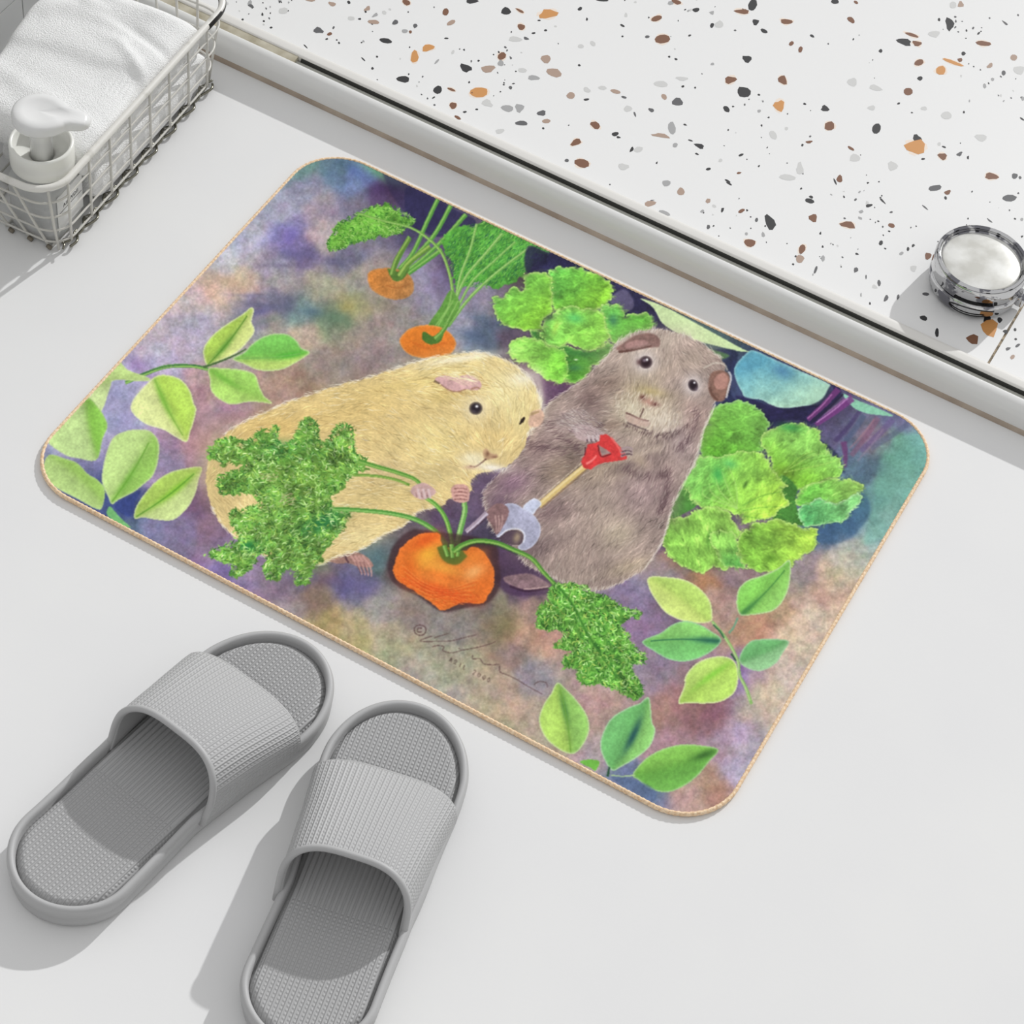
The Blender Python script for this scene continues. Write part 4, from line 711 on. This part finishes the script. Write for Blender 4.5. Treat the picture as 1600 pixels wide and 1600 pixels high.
# small specks, plus further chips on the slab beyond the picture
cl=[(rc.uniform(-.42,.6),rc.uniform(.28,1.1)) for _ in range(75)]
for i in range(1500):
    if rc.random()<.7:
        c=rc.choice(cl); x=c[0]+rc.gauss(0,.018); y=c[1]+rc.gauss(0,.018)
    else: x=rc.uniform(-.5,.7); y=rc.uniform(.277,1.2)
    if y<.2735 or x<-.54 or abs(x-.2805)<.003: continue
    q=CR.T@(np.array([x,y,ZT])-CP); px,py=800+FP*q[0]/q[2],800+FP*q[1]/q[2]
    big=rc.random()
    s=rc.uniform(1.6,3.6) if big<.9 else rc.uniform(4,7)
    chip(px,py,s*rc.uniform(1,1.7),s,rc.uniform(0,180),rc.choice('KKKKDDDMG') if s<4 else rc.choice('GGMM'),6,1)
for i in range(300):
    x=rc.uniform(-.5,1.2); y=rc.uniform(.3,1.3)
    q=CR.T@(np.array([x,y,ZT])-CP); px,py=800+FP*q[0]/q[2],800+FP*q[1]/q[2]
    if -5<px<1610 and -5<py<800: continue
    s=rc.uniform(8,26); chip(px,py,s,s*.6,rc.uniform(0,180),rc.choice('KBOTGGDMB'),9,1)
o=mesh('shower_floor',bmV,TF,[M_terr,mat('floor_grout',(176,160,136),.8,noise=(300.,(110,100,84),.4,.6))]+[CH[k] for k in keys],smooth=False); struct(o)
o.data.polygons.foreach_set('material_index',TM); o.data.update()
# tiled wall on the left: one wall, tiles standing 1 mm proud of the grout
bm=bmesh.new()
def addbox(bm,lo,hi,mi,bev=0):
    r=bmesh.ops.create_cube(bm,size=1)
    for v in r['verts']: v.co=Vector([(lo[i]+hi[i])/2+v.co[i]*(hi[i]-lo[i]) for i in range(3)])
    fs=set(f for v in r['verts'] for f in v.link_faces)
    for f in fs: f.material_index=mi
addbox(bm,(-.57,-.285,-.03),(-.5462,.60,.30),0)
ty=.026
for i in range(18):
    for j in range(6):
        y0=-.26+i*.0475; z0=.004+j*.0475
        addbox(bm,(-.5465,y0,z0),(-.5450,y0+.0463,z0+.0463),1)
me=bpy.data.meshes.new('wall_left'); bm.to_mesh(me); bm.free()
struct(link('wall_left',me,[M_grout,M_tile]))
# ---------- the bath mat
HX,HY,RAD,TH=.2778,.2048,.042,.0036
MC=(.0004,-.0034)
mat_root=thing('bath_mat','rectangular bath mat printed with a painting of two guinea pigs pulling a carrot, tan edge','bath mat',(MC[0],MC[1],0))
pic=paint()
NX,NY=1200,884
gx=np.linspace(-HX,HX,NX); gy=np.linspace(-HY,HY,NY)
GX,GY=np.meshgrid(gx,gy)
W=np.stack([GX+MC[0],GY+MC[1],np.full(GX.shape,TH)],-1)-CP
q=W@CR; U=800+FP*q[...,0]/q[...,2]-PX0; Vv=800+FP*q[...,1]/q[...,2]-PY0
U=np.clip(U,0,PW-2); Vv=np.clip(Vv,0,PH-2); iu=U.astype(int); iv=Vv.astype(int); fu=(U-iu)[...,None]; fv=(Vv-iv)[...,None]
col=(pic[iv,iu]*(1-fu)+pic[iv,iu+1]*fu)*(1-fv)+(pic[iv+1,iu]*(1-fu)+pic[iv+1,iu+1]*fu)*fv
colL=np.where(col<=.04045,col/12.92,((col+.055)/1.055)**2.4)*PRINT_GAIN
colL=np.clip(colL,0,.95)
dx=np.maximum(np.abs(GX)-(HX-RAD),0); dy=np.maximum(np.abs(GY)-(HY-RAD),0)
inside=np.hypot(dx,dy)<RAD-.0004
idx=np.arange(NX*NY).reshape(NY,NX)
fm=inside[:-1,:-1]&inside[1:,:-1]&inside[:-1,1:]&inside[1:,1:]
quads=np.stack([idx[:-1,:-1][fm],idx[:-1,1:][fm],idx[1:,1:][fm],idx[1:,:-1][fm]],-1)
me=bpy.data.meshes.new('printed_top')
me.vertices.add(NX*NY); me.vertices.foreach_set('co',np.stack([GX,GY,np.full(GX.shape,TH)],-1).astype('f4').ravel())
me.loops.add(quads.size); me.loops.foreach_set('vertex_index',quads.astype('i4').ravel())
me.polygons.add(len(quads)); me.polygons.foreach_set('loop_start',np.arange(0,quads.size,4,dtype='i4'))
try: me.polygons.foreach_set('loop_total',np.full(len(quads),4,dtype='i4'))
except Exception: pass
me.update(calc_edges=True)
ca=me.color_attributes.new('print','FLOAT_COLOR','POINT')
ca.data.foreach_set('color',np.concatenate([colL,np.ones(colL.shape[:2]+(1,))],-1).astype('f4').ravel())
bm=bmesh.new(); bm.from_mesh(me); bmesh.ops.delete(bm,geom=[v for v in bm.verts if not v.link_faces],context='VERTS'); bm.to_mesh(me); bm.free()
mp=bpy.data.materials.new('printed_fabric'); mp.use_nodes=True; nt=mp.node_tree; b=nt.nodes['Principled BSDF']; b.inputs['Roughness'].default_value=.85; b.inputs['Specular IOR Level'].default_value=.15
an=nt.nodes.new('ShaderNodeAttribute'); an.attribute_name='print'; nt.links.new(an.outputs['Color'],b.inputs['Base Color'])
tc=nt.nodes.new('ShaderNodeTexCoord'); nz=nt.nodes.new('ShaderNodeTexNoise'); nz.inputs['Scale'].default_value=1400; bp=nt.nodes.new('ShaderNodeBump'); bp.inputs['Strength'].default_value=.12; bp.inputs['Distance'].default_value=.0004
nt.links.new(tc.outputs['Object'],nz.inputs['Vector']); nt.links.new(nz.outputs['Fac'],bp.inputs['Height']); nt.links.new(bp.outputs['Normal'],b.inputs['Normal'])
link('printed_top',me,mp,mat_root)
RR=rrect(HX,HY,RAD,24)
V=[];F=[]
n=len(RR)
for z,k in ((0.,.0),(TH-.0003,.0)):
    for x,y in RR: V.append((x,y,z))
for i in range(n): F.append((i,(i+1)%n,n+(i+1)%n,n+i))
F.append(tuple(range(n))[::-1]); F.append(tuple(range(n,2*n)))
mesh('rubber_backing',V,F,M_back,mat_root,smooth=False)
# stitched tan piping: a fine rope profile around the edge
def dense(P,step):
    out=[]
    for i in range(len(P)):
        a=Vector(P[i]);b_=Vector(P[(i+1)%len(P)]); L=(b_-a).length; k=max(1,int(L/step))
        for j in range(k): out.append(a+(b_-a)*(j/k))
    return out
DP=dense([(x,y,0) for x,y in rrect(HX+.0002,HY+.0002,RAD+.0002,24)],.0011)
V=[];F=[];seg=10
for i,p in enumerate(DP):
    t=(DP[(i+1)%len(DP)]-DP[i-1]).normalized(); nrm=Vector((t.y,-t.x,0))
    for k in range(seg):
        a=2*PI*k/seg
        r=.0015*(1+.10*math.sin(i*1.9+a*1.0)); 
        V.append((p.x+nrm.x*r*math.cos(a),p.y+nrm.y*r*math.cos(a),.0024+ (r*1.3)*math.sin(a)))
for i in range(len(DP)):
    j=(i+1)%len(DP)
    for k in range(seg): F.append((i*seg+k,j*seg+k,j*seg+(k+1)%seg,i*seg+(k+1)%seg))
V=[(x,y,max(z,.0002)) for x,y,z in V]
mesh('edge_piping',V,F,M_bind,mat_root)
# ---------- slide slippers
SL=.262
def wfun(u):
    xs=[0,.03,.06,.11,.155,.19,.215,.24,.27]; ws=[.0425,.0435,.0428,.0412,.0445,.0482,.0492,.0492,.0492]
    w=np.interp(u,xs,ws)
    if u<.044: w*=math.sqrt(max(0,1-((.044-u)/.044)**2))
    if u>SL-.062: w*=max(0,1-((u-(SL-.062))/.062)**2.15)**.5
    return w
def outline(side,bulge):
    P=[]
    us=[SL/2-SL/2*math.cos(PI*k/130) for k in range(131)]
    for u in us: P.append((wfun(u)+.0030*side*math.sin(PI*min(1,max(0,(u-.05)/.2)))*0,u))
    for u in us[::-1][1:-1]: P.append((-wfun(u),u))
    # the big-toe side is fuller than the little-toe side
    return [(v+side*bulge*max(0,(u-.10)/.168)**1.5-side*.004*math.exp(-((u-.12)/.05)**2)*(1 if v*side<0 else .2),u) for v,u in P]
def offs(P,d):
    n=len(P); o=[]
    for i in range(n):
        a=np.array(P[i-1]);b_=np.array(P[(i+1)%n]); t=b_-a; t/=np.linalg.norm(t)+1e-9
        nn=np.array([-t[1],t[0]])   # inward for counter-clockwise outline
        o.append((P[i][0]+nn[0]*d,P[i][1]+nn[1]*d))
    return o
def slipper(name,label,loc,rz,side,uf0=.204,ur0=.134,bulge=.006):
    root=thing(name,label,'slipper',loc,rz,'pair of grey slide slippers in front of the mat')
    O=outline(side,bulge)
    n=len(O)
    sec=[(.008,.0),(.0025,.0003),(.0006,.003),(.0002,.0075),(.0011,.0100),(.0004,.0120),(-.0004,.0160),(-.0005,.0185),(.0002,.0205),(.0018,.0216),(.0034,.0216),(.0046,.0205),(.0050,.0180),(.0052,.0110)]
    V=[];F=[]
    def lift(u): return .0025*math.exp(-(u/.03)**2)+.0035*max(0,(u-.2)/.068)**2
    for d,z in sec:
        for v,u in offs(O,d): V.append((v,u,z+(lift(u)*z/.028 if z!=.0110 else 0)))
    for i in range(len(sec)-1):
        for k in range(n):
            F.append((i*n+k,i*n+(k+1)%n,(i+1)*n+(k+1)%n,(i+1)*n+k))
    F.append(tuple(range(n))[::-1]); F.append(tuple((len(sec)-1)*n+k for k in range(n)))
    mesh('sole',V,F,M_foam,root)
    # footbed, with raised ribs
    I=offs(O,.0051); V=[];UV=[];F=[]
    half=n//2; IA=np.array([( (a[0]*(1-q)+b_[0]*q),(a[1]*(1-q)+b_[1]*q)) for a,b_ in zip(I,I[1:]+I[:1]) for q in (0,.5)])
    R_=[I[k] for k in range(0,half+1)]; L_=[I[(-k)%n] for k in range(0,half+1)]
    m=40
    for i in range(len(R_)):
        a,b_=L_[i],R_[i]
        for j in range(m+1):
            t=j/m; v=a[0]+(b_[0]-a[0])*t; u=a[1]+(b_[1]-a[1])*t
            s=(t-.5)*2
            ed=max(0,1-float(np.min(np.hypot(IA[:,0]-v,IA[:,1]-u)))/.0065); z=.0185+.0012*abs(s)**2+lift(u)*.8-.0065*ed**2.2
            V.append((v,u,z)); UV.append((v,u))
    for i in range(len(R_)-1):
        for j in range(m): F.append((i*(m+1)+j,i*(m+1)+j+1,(i+1)*(m+1)+j+1,(i+1)*(m+1)+j))
    mesh('footbed',V,F,M_insole,root,uv=UV)
    # strap: ribbed band arching from side to side
    NT,NU=72,36; V=[];UV=[];F=[]
    arcl=[0.]*(NT+1)
    for i in range(NT+1):
        th=PI*i/NT; c,s=math.cos(th),math.sin(th)
        e=abs(c)
        cc=math.copysign(e**.62,c); ss=s**.50 if s>0 else 0
        low=1-ss
        uf=uf0-.006*e**2
        ur=ur0-.010*e**2-.009*low**2-.002*low**6
        for j in range(NU+1):
            t=j/NU; u=ur+(uf-ur)*t
            w=wfun(min(u,.2))+.0014+.0010*ss
            z0=.0150
            top=.0610-.019*t**1.3
            z=z0+(top-z0)*ss
            sh=side*bulge*max(0,(u-.10)/.168)**1.5
            V.append((cc*w+sh,u,z))
    mid=NU//2
    for i in range(1,NT+1):
        arcl[i]=arcl[i-1]+math.dist(V[i*(NU+1)+mid],V[(i-1)*(NU+1)+mid])
    for i in range(NT+1):
        for j in range(NU+1): UV.append((arcl[i]-arcl[NT//2],V[i*(NU+1)+j][1]))
    for i in range(NT):
        for j in range(NU): F.append((i*(NU+1)+j,(i+1)*(NU+1)+j,(i+1)*(NU+1)+j+1,i*(NU+1)+j+1))
    F=[f[::-1] for f in F]
    st=mesh('strap',V,F,[M_strap,M_strapin,M_strapin],root,uv=UV)
    md=st.modifiers.new('thick','SOLIDIFY'); md.thickness=.0042; md.offset=1; md.use_even_offset=True; md.material_offset=1; md.material_offset_rim=1
    md.offset=-1
    bv=st.modifiers.new('soft','BEVEL'); bv.width=.0014; bv.segments=3; bv.limit_method='ANGLE'; bv.angle_limit=math.radians(50)
    # smooth raised piping along the two strap edges
    for jj,rr in ((0,.0024),(NU,.0012)):
        E=[Vector(V[i*(NU+1)+jj]) for i in range(NT+1)]
        cen=Vector((0,0,.03))
        E=[Vector((p.x*.975,p.y+(.0005 if jj==0 else -.0002),p.z-.0014)) for p in E]
        tube('strap_edge',E,rr,M_foam,root,seg=10)
    return root
A1=math.radians(-9.2)
slipper('slide_slipper','grey ribbed slide slipper lying further left, its heel fully in view',(-.0635,-.4905,0),A1,1,.203,.134,.006)
A2=math.radians(12.5)
slipper('slide_slipper','grey ribbed slide slipper lying further right, its heel cut off by the photo edge',(.127,-.4900,0),A2,-1,.193,.116,.001)
# ---------- wire basket
BX,BY=-.377,-.013
bk=thing('wire_basket','white wire basket by the shower rail holding a folded white towel','basket',(BX,BY,0),math.radians(3.0))
LY,LX,BH=.226,.085,.0705       # length away from us, bottom width, rim height
TX=.096                        # width at the rim
rp=[]
def rimpt():
    x1,x0,y0,y1=-.001,-TX,-.012,LY+.034; r=.026
    P=[]
    for cx,cy,a0 in ((x1-r,y1-r,0),(x0+r,y1-r,PI/2),(x0+r,y0+r,PI),(x1-r,y0+r,3*PI/2)):
        for k in range(13):
            a=a0+PI/2*k/12; P.append(Vector((cx+r*math.cos(a),cy+r*math.sin(a),BH)))
    return P
tube('rim',rimpt(),.0029,M_rim,bk,closed=True,seg=12)
# black stretch of the rim near the rail
Rp=rimpt(); 
tube('black_patch',[Vector((-.0008,LY-.010,BH-.0006)),Vector((-.0008,LY+.004,BH-.0006)),Vector((-.0008,LY+.008,BH-.0005))]+[q+Vector((0,0,-.0005)) for q in Rp[1:7]],.0032,M_rim_black,bk,seg=12,rf=lambda i:1.0)
def xs(y,z,side):   # side wall x
    f=z/BH
    return -.001-.000*(1-f) if side>0 else -(LX+(TX-LX)*f)
wy=[.0115+.0293*i for i in range(8)]
wr=.00115
for y in wy:
    for s in (1,-1):
        tube('upright_wire',[(xs(y,BH,s),y,BH-.001),(xs(y,.035,s),y,.035),(xs(y,.006,s),y,.006),(xs(y,.002,s)-.002*s,y,.0022),(xs(y,0,s)-.008*s,y,.0018)],wr,M_wire,bk)
def ends(fx,y0,flare):
    return
for e,(yb,yt) in enumerate(((.0,-.012),(LY,LY+.034))):
    for i in range(5):
        f=(i+.45)/4.6
        xb=-.002-f*(LX-.006)-.006; xt=xb-.018-.018*f
        tube('upright_wire',[(xt,yt,BH-.001),(xb*.55+xt*.45,yb*.55+yt*.45,BH*.45),(xb,yb,.004),(xb+.001,yb+(.004 if e==0 else -.004),.0018)],wr,M_wire,bk)
        if e==0:
            tube('wire_foot',[(xb+.0005,yb-.001,.0026),(xb+.0045,yb-.0015,.0018)],.0017,M_foot,bk)
# horizontal wire loops
for z in (.054,.037,.021,.0075):
    f=z/BH; x1=-.001; x0=-(LX+(TX-LX)*f); y0=-.012*f; y1=LY+.034*f; r=.018+.006*f
    P=[]
    for cx,cy,a0 in ((x1-r,y1-r,0),(x0+r,y1-r,PI/2),(x0+r,y0+r,PI),(x1-r,y0+r,3*PI/2)):
        for k in range(9):
            a=a0+PI/2*k/8; P.append(Vector((cx+r*math.cos(a),cy+r*math.sin(a),z)))
    tube('hoop_wire',P,wr*.8,M_wire,bk,closed=True)
# corner uprights
for cx,cy in ((-.006,-.006),(-.006,LY+.004)):
    tube('upright_wire',[(cx-.001,cy+(0 if cy<0 else .020),BH-.001),(cx,cy+(.003 if cy<0 else .006),.03),(cx+.001,cy+(.006 if cy<0 else -.004),.003)],wr,M_wire,bk)
# scalloped steel foot wire below the long side: dark coil and its twin
for k,(dxo,r_) in enumerate(((0,.0011),(-.006,.0011))):
    P=[]
    for i in range(241):
        y=.006+(LY-.008)*i/240; ph=2*PI*(y-wy[0])/.0293
        P.append((-.0005+dxo*.6+.0035*math.cos(ph+k*PI),y,.0030+.0022*math.cos(ph*1+k*2.2)))
    tube('scalloped_foot_wire',P,r_,M_steel,bk)
tube('scalloped_foot_wire',[(-.002+.0012*math.cos(i*.5),-.001+(LY)*i/200,.0065+.0008*math.sin(i*.5)) for i in range(201)],.0009,M_steel,bk)
# floor grid of the basket
for i in range(4):
    x=-.012-i*.021; tube('base_wire',[(x,.001,.0018),(x,LY-.001,.0018)],.0010,M_wire,bk)
# ---------- folded towel
def vnoise(x,y,seed=0):
    def h(i,j): 
        return (math.sin(i*127.1+j*311.7+seed*74.7)*43758.5453)%1.
    i,j=math.floor(x),math.floor(y); fx,fy=x-i,y-j; fx=fx*fx*(3-2*fx); fy=fy*fy*(3-2*fy)
    return (h(i,j)*(1-fx)+h(i+1,j)*fx)*(1-fy)+(h(i,j+1)*(1-fx)+h(i+1,j+1)*fx)*fy-.5
tw=thing('folded_towel','thick white terry towel folded into the wire basket','towel',(BX,BY,0),math.radians(3.0))
# cross-section loop in (x,z), swept along y; two folded layers
def loop(y,lo,hi,x0,x1,yn,yf,n=64,seed=0,rx=.02):
    P=[]
    e=1.
    d0=max(0,min(1,(y-yn)/.022)); d1=max(0,min(1,(yf-y)/.022))
    e=math.sqrt(max(0,1-(1-d0)**2))*math.sqrt(max(0,1-(1-d1)**2))
    zc=(lo+hi)/2; hz=(hi-lo)/2*max(.02,e); xc=(x0+x1)/2; hx=(x1-x0)/2*(.94+.06*e)
    for k in range(n):
        a=2*PI*k/n; c,s=math.cos(a),math.sin(a)
        x=xc+hx*math.copysign(abs(c)**.30,c); z=zc+hz*math.copysign(abs(s)**.42,s)
        P.append((x,z))
    return P
def towel_layer(name,lo,hi,x0,x1,yn,yf,top=None,seed=0,nn=96,mat_=None):
    NYl=150; V=[];F=[]
    for i in range(NYl+1):
        tt=i/NYl; tt=.5-.5*math.cos(PI*tt); y=yn+(yf-yn)*tt
        for x,z in loop(y,lo,hi,x0(y) if callable(x0) else x0,x1,yn,yf,nn,seed):
            w=.0030*vnoise(x*38,y*26,seed)+.0014*vnoise(x*90,y*70,seed+3)
            if top and z>(lo+hi)/2: z+=top(x,y)*min(1,(z-(lo+hi)/2)/((hi-lo)/2))
            V.append((x+w*.5,y,max(z+w,.0032)))
    n=nn
    for i in range(NYl):
        for k in range(n): F.append((i*n+k,(i+1)*n+k,(i+1)*n+(k+1)%n,i*n+(k+1)%n))
    F.append(tuple(range(n))); F.append(tuple(NYl*n+k for k in range(n))[::-1])
    return mesh(name,V,F,mat_ or M_towel,tw)
towel_layer('lower_fold',.0035,.041,-.090,-.0032,.050,LY-.001,seed=2)
def topz(x,y):
    z=0.
    c=.1230+.0060*math.sin((x+.088)*36)+.30*max(0,x+.045)          # edge of the upper turn-over
    z-=.0042/(1+math.exp((y-c)/.0024))
    z+=.0030*math.exp(-((y-.19-.5*(x+.06))/.012)**2)+.0026*math.exp(-((y-.165+.6*(x+.06))/.006)**2)-.0026*math.exp(-((y-.180+.3*(x+.06))/.005)**2)+.002*math.exp(-((y-.062+.2*x)/.010)**2)
    z+=.005*vnoise(x*22+3,y*16,9)
    b=math.exp(-(((y-c+.0175)/.0110)**6))*(1 if x>-.095 else math.exp(-((x+.095)/.01)**2))
    z+=.00045*b*math.sin(2*PI*(x+y*.12)/.0040)
    return z
towel_layer('upper_fold',.034,.0790,lambda y:-.122+.002*math.sin(y*30)-.10*max(0,y-.10)*.9,-.0045,.036,LY-.010,top=topz,seed=5,nn=260)
# ---------- pump bottle
px_,py_=-.409,.0085
pb=thing('pump_bottle','white pump bottle with frosted dispenser head standing in the near end of the basket','bottle',(px_,py_,.0036),math.radians(3))
V=[];F=[];n=64
for h,z in ((.018,.0),(.0208,.0008),(.0219,.003),(.0222,.010),(.0222,.046),(.0215,.051),(.0185,.0555),(.0150,.0585),(.0150,.0610)):
    ex=.42 if z<.052 else .75
    for k in range(n):
        a=2*PI*k/n; c,s_=math.cos(a),math.sin(a)
        V.append((h*math.copysign(abs(c)**ex,c),h*math.copysign(abs(s_)**ex,s_),z))
for i in range(8):
    for k in range(n): F.append((i*n+k,i*n+(k+1)%n,(i+1)*n+(k+1)%n,(i+1)*n+k))
F.append(tuple(range(n))[::-1]); F.append(tuple(8*n+k for k in range(n)))
mesh('body',V,F,M_body,pb)
lathe('collar',[(.0150,.060),(.0240,.0605),(.0245,.062),(.0245,.0800),(.0238,.0818),(.0222,.0818),(.0212,.0805),(.0205,.0700),(.0100,.0690),(.0098,.0660)],M_cap,pb,cap=True)
lathe('stem',[(.0085,.066),(.0085,.092),(.0120,.099),(.0120,.1025)],M_head,pb,seg=32)
# head: round dome that runs out into a short spout
V=[];F=[];n=64
for r_,z in ((.0,.1035),(.6,.1020),(.96,.1030),(1.,.1050),(1.,.1095),(.97,.1115),(.88,.1128),(.62,.1134),(.56,.1128),(.0,.1122)):
    for k in range(n):
        a=2*PI*k/n-PI
        R0=.0205
        d=math.radians(24); aa=(a-d+PI)%(2*PI)-PI
        s=R0+.0135*math.exp(-(aa/.30)**4)+.004*math.exp(-(aa/.75)**2)
        zz=z-.0035*math.exp(-(aa/.34)**2)*r_*(1 if z>.106 else .2)
        V.append((s*r_*math.cos(a),s*r_*math.sin(a),zz))
for i in range(9):
    for k in range(n): F.append((i*n+k,i*n+(k+1)%n,(i+1)*n+(k+1)%n,(i+1)*n+k))
mesh('pump_head',V,F,M_head,pb)
def text(name,s,size,m_,parent,loc,rot,ext=.0001):
    cu=bpy.data.curves.new(name,'FONT'); cu.body=s; cu.size=size; cu.extrude=ext; cu.align_x='CENTER'; cu.align_y='CENTER'; cu.space_character=1.1
    to=bpy.data.objects.new(name+'_tmp',cu); C.objects.link(to)
    dg=bpy.context.evaluated_depsgraph_get(); me=bpy.data.meshes.new_from_object(to.evaluated_get(dg)); bpy.data.objects.remove(to)
    o=link(name,me,m_,parent); o.location=loc; o.rotation_euler=rot; return o
lb=box('label',(.0218,-.0165,.010),(.0226,.0175,.046),M_label,pb,bev=.0003)
text('lettering','AIKWDII',.0050,M_ink,lb,(.02265,.0010,.0330),(PI/2,0,PI/2))
box('printed_line',(.0225,-.0145,.0284),(.0227,.0160,.0289),M_ink,lb)
# ---------- chrome canister on the terrazzo
cx,cy=.2390,.3440
cr=.0375
cn=thing('chrome_canister','round polished chrome canister with a pale inset lid standing on the speckled shower floor','canister',(cx,cy,ZT+.0001))
lathe('base',[(cr*.80,0),(cr*.90,.0006),(cr*.955,.0026),(cr*.985,.0060),(cr*1.0,.011),(cr*1.0,.0150),(cr*.985,.0157)],M_chrome,cn,seg=96)
lathe('shadow_gap',[(cr*.968,.0155),(cr*.968,.0174)],M_gap,cn,seg=96)
lathe('lid_ring',[(cr*.975,.0172),(cr*1.0,.0177),(cr*.995,.0285),(cr*.985,.0305),(cr*.955,.0322),(cr*.92,.0326),(cr*.895,.0320),(cr*.875,.0304),(cr*.865,.0282),(cr*.84,.0277)],M_chrome,cn,seg=96)
lathe('lid_disc',[(cr*.84,.0274),(cr*.84,.0282),(cr*.80,.0286),(cr*.4,.0290),(.0005,.0291)],M_lid,cn,seg=96)
P=[]
for k in range(40):   # looped latch bead on the front of the base
    t=k/39*1.55*PI+.15*PI
    ang=math.radians(-78+ 24*math.cos(t)*(1 if math.cos(t)<0 else 1.5)); z=.0088+.0036*math.sin(t)
    P.append((cr*1.003*math.cos(ang),cr*1.003*math.sin(ang),z))
tube('latch_groove',P,.00045,M_gap,cn,seg=8)
box('hinge',(cr*.96,-.006,.005),(cr*1.13,.006,.0150),M_chrome,cn,bev=.0015)
# ---------- light: low sun from the far right plus soft daylight
sun=bpy.data.lights.new('sun','SUN'); so=bpy.data.objects.new('sun',sun); C.objects.link(so)
d=Vector((-.30,-1.72,-1.)).normalized(); so.rotation_euler=d.to_track_quat('-Z','Y').to_euler(); sun.energy=SUN; sun.angle=math.radians(.9)
w=bpy.data.worlds.new('daylight'); bpy.context.scene.world=w; w.use_nodes=True; nt=w.node_tree; bg=nt.nodes['Background']
tc=nt.nodes.new('ShaderNodeTexCoord'); sp=nt.nodes.new('ShaderNodeSeparateXYZ'); nt.links.new(tc.outputs['Generated'],sp.inputs[0])
rp_=nt.nodes.new('ShaderNodeValToRGB'); e=rp_.color_ramp.elements
e[0].position=.0; e[0].color=(.30,.30,.30,1); e[1].position=1.; e[1].color=(1.04,1.04,1.05,1)
e_=rp_.color_ramp.elements.new(.12); e_.color=(.42,.42,.42,1); e_=rp_.color_ramp.elements.new(.30); e_.color=(.85,.85,.85,1); e_=rp_.color_ramp.elements.new(.34); e_.color=(1.1,1.1,1.1,1)
nt.links.new(sp.outputs[2],rp_.inputs['Fac'])
# made-up dark upright bands in the sky, added for the chrome to reflect
at2=math_node(nt,'ARCTAN2',sp.outputs[1],sp.outputs[0])
bd=math_node(nt,'GREATER_THAN',math_node(nt,'SINE',math_node(nt,'MULTIPLY_ADD',at2,7.,.9)),.86)
lowm=math_node(nt,'LESS_THAN',sp.outputs[2],.42)
k_=math_node(nt,'SUBTRACT',1.,math_node(nt,'MULTIPLY',math_node(nt,'MULTIPLY',bd,lowm),.88))
mx=nt.nodes.new('ShaderNodeMix'); mx.data_type='RGBA'; mx.blend_type='MULTIPLY'; mx.inputs[0].default_value=1.
cb=nt.nodes.new('ShaderNodeCombineColor'); 
for i in range(3): nt.links.new(k_,cb.inputs[i])
nt.links.new(rp_.outputs['Color'],mx.inputs[6]); nt.links.new(cb.outputs[0],mx.inputs[7]); nt.links.new(mx.outputs[2],bg.inputs['Color'])
bg.inputs['Strength'].default_value=SKY
vs=bpy.context.scene.view_settings; vs.view_transform='Standard'; vs.look='None'; vs.gamma=1; vs.use_curve_mapping=False; vs.exposure=0
bpy.context.scene.display_settings.display_device='sRGB'
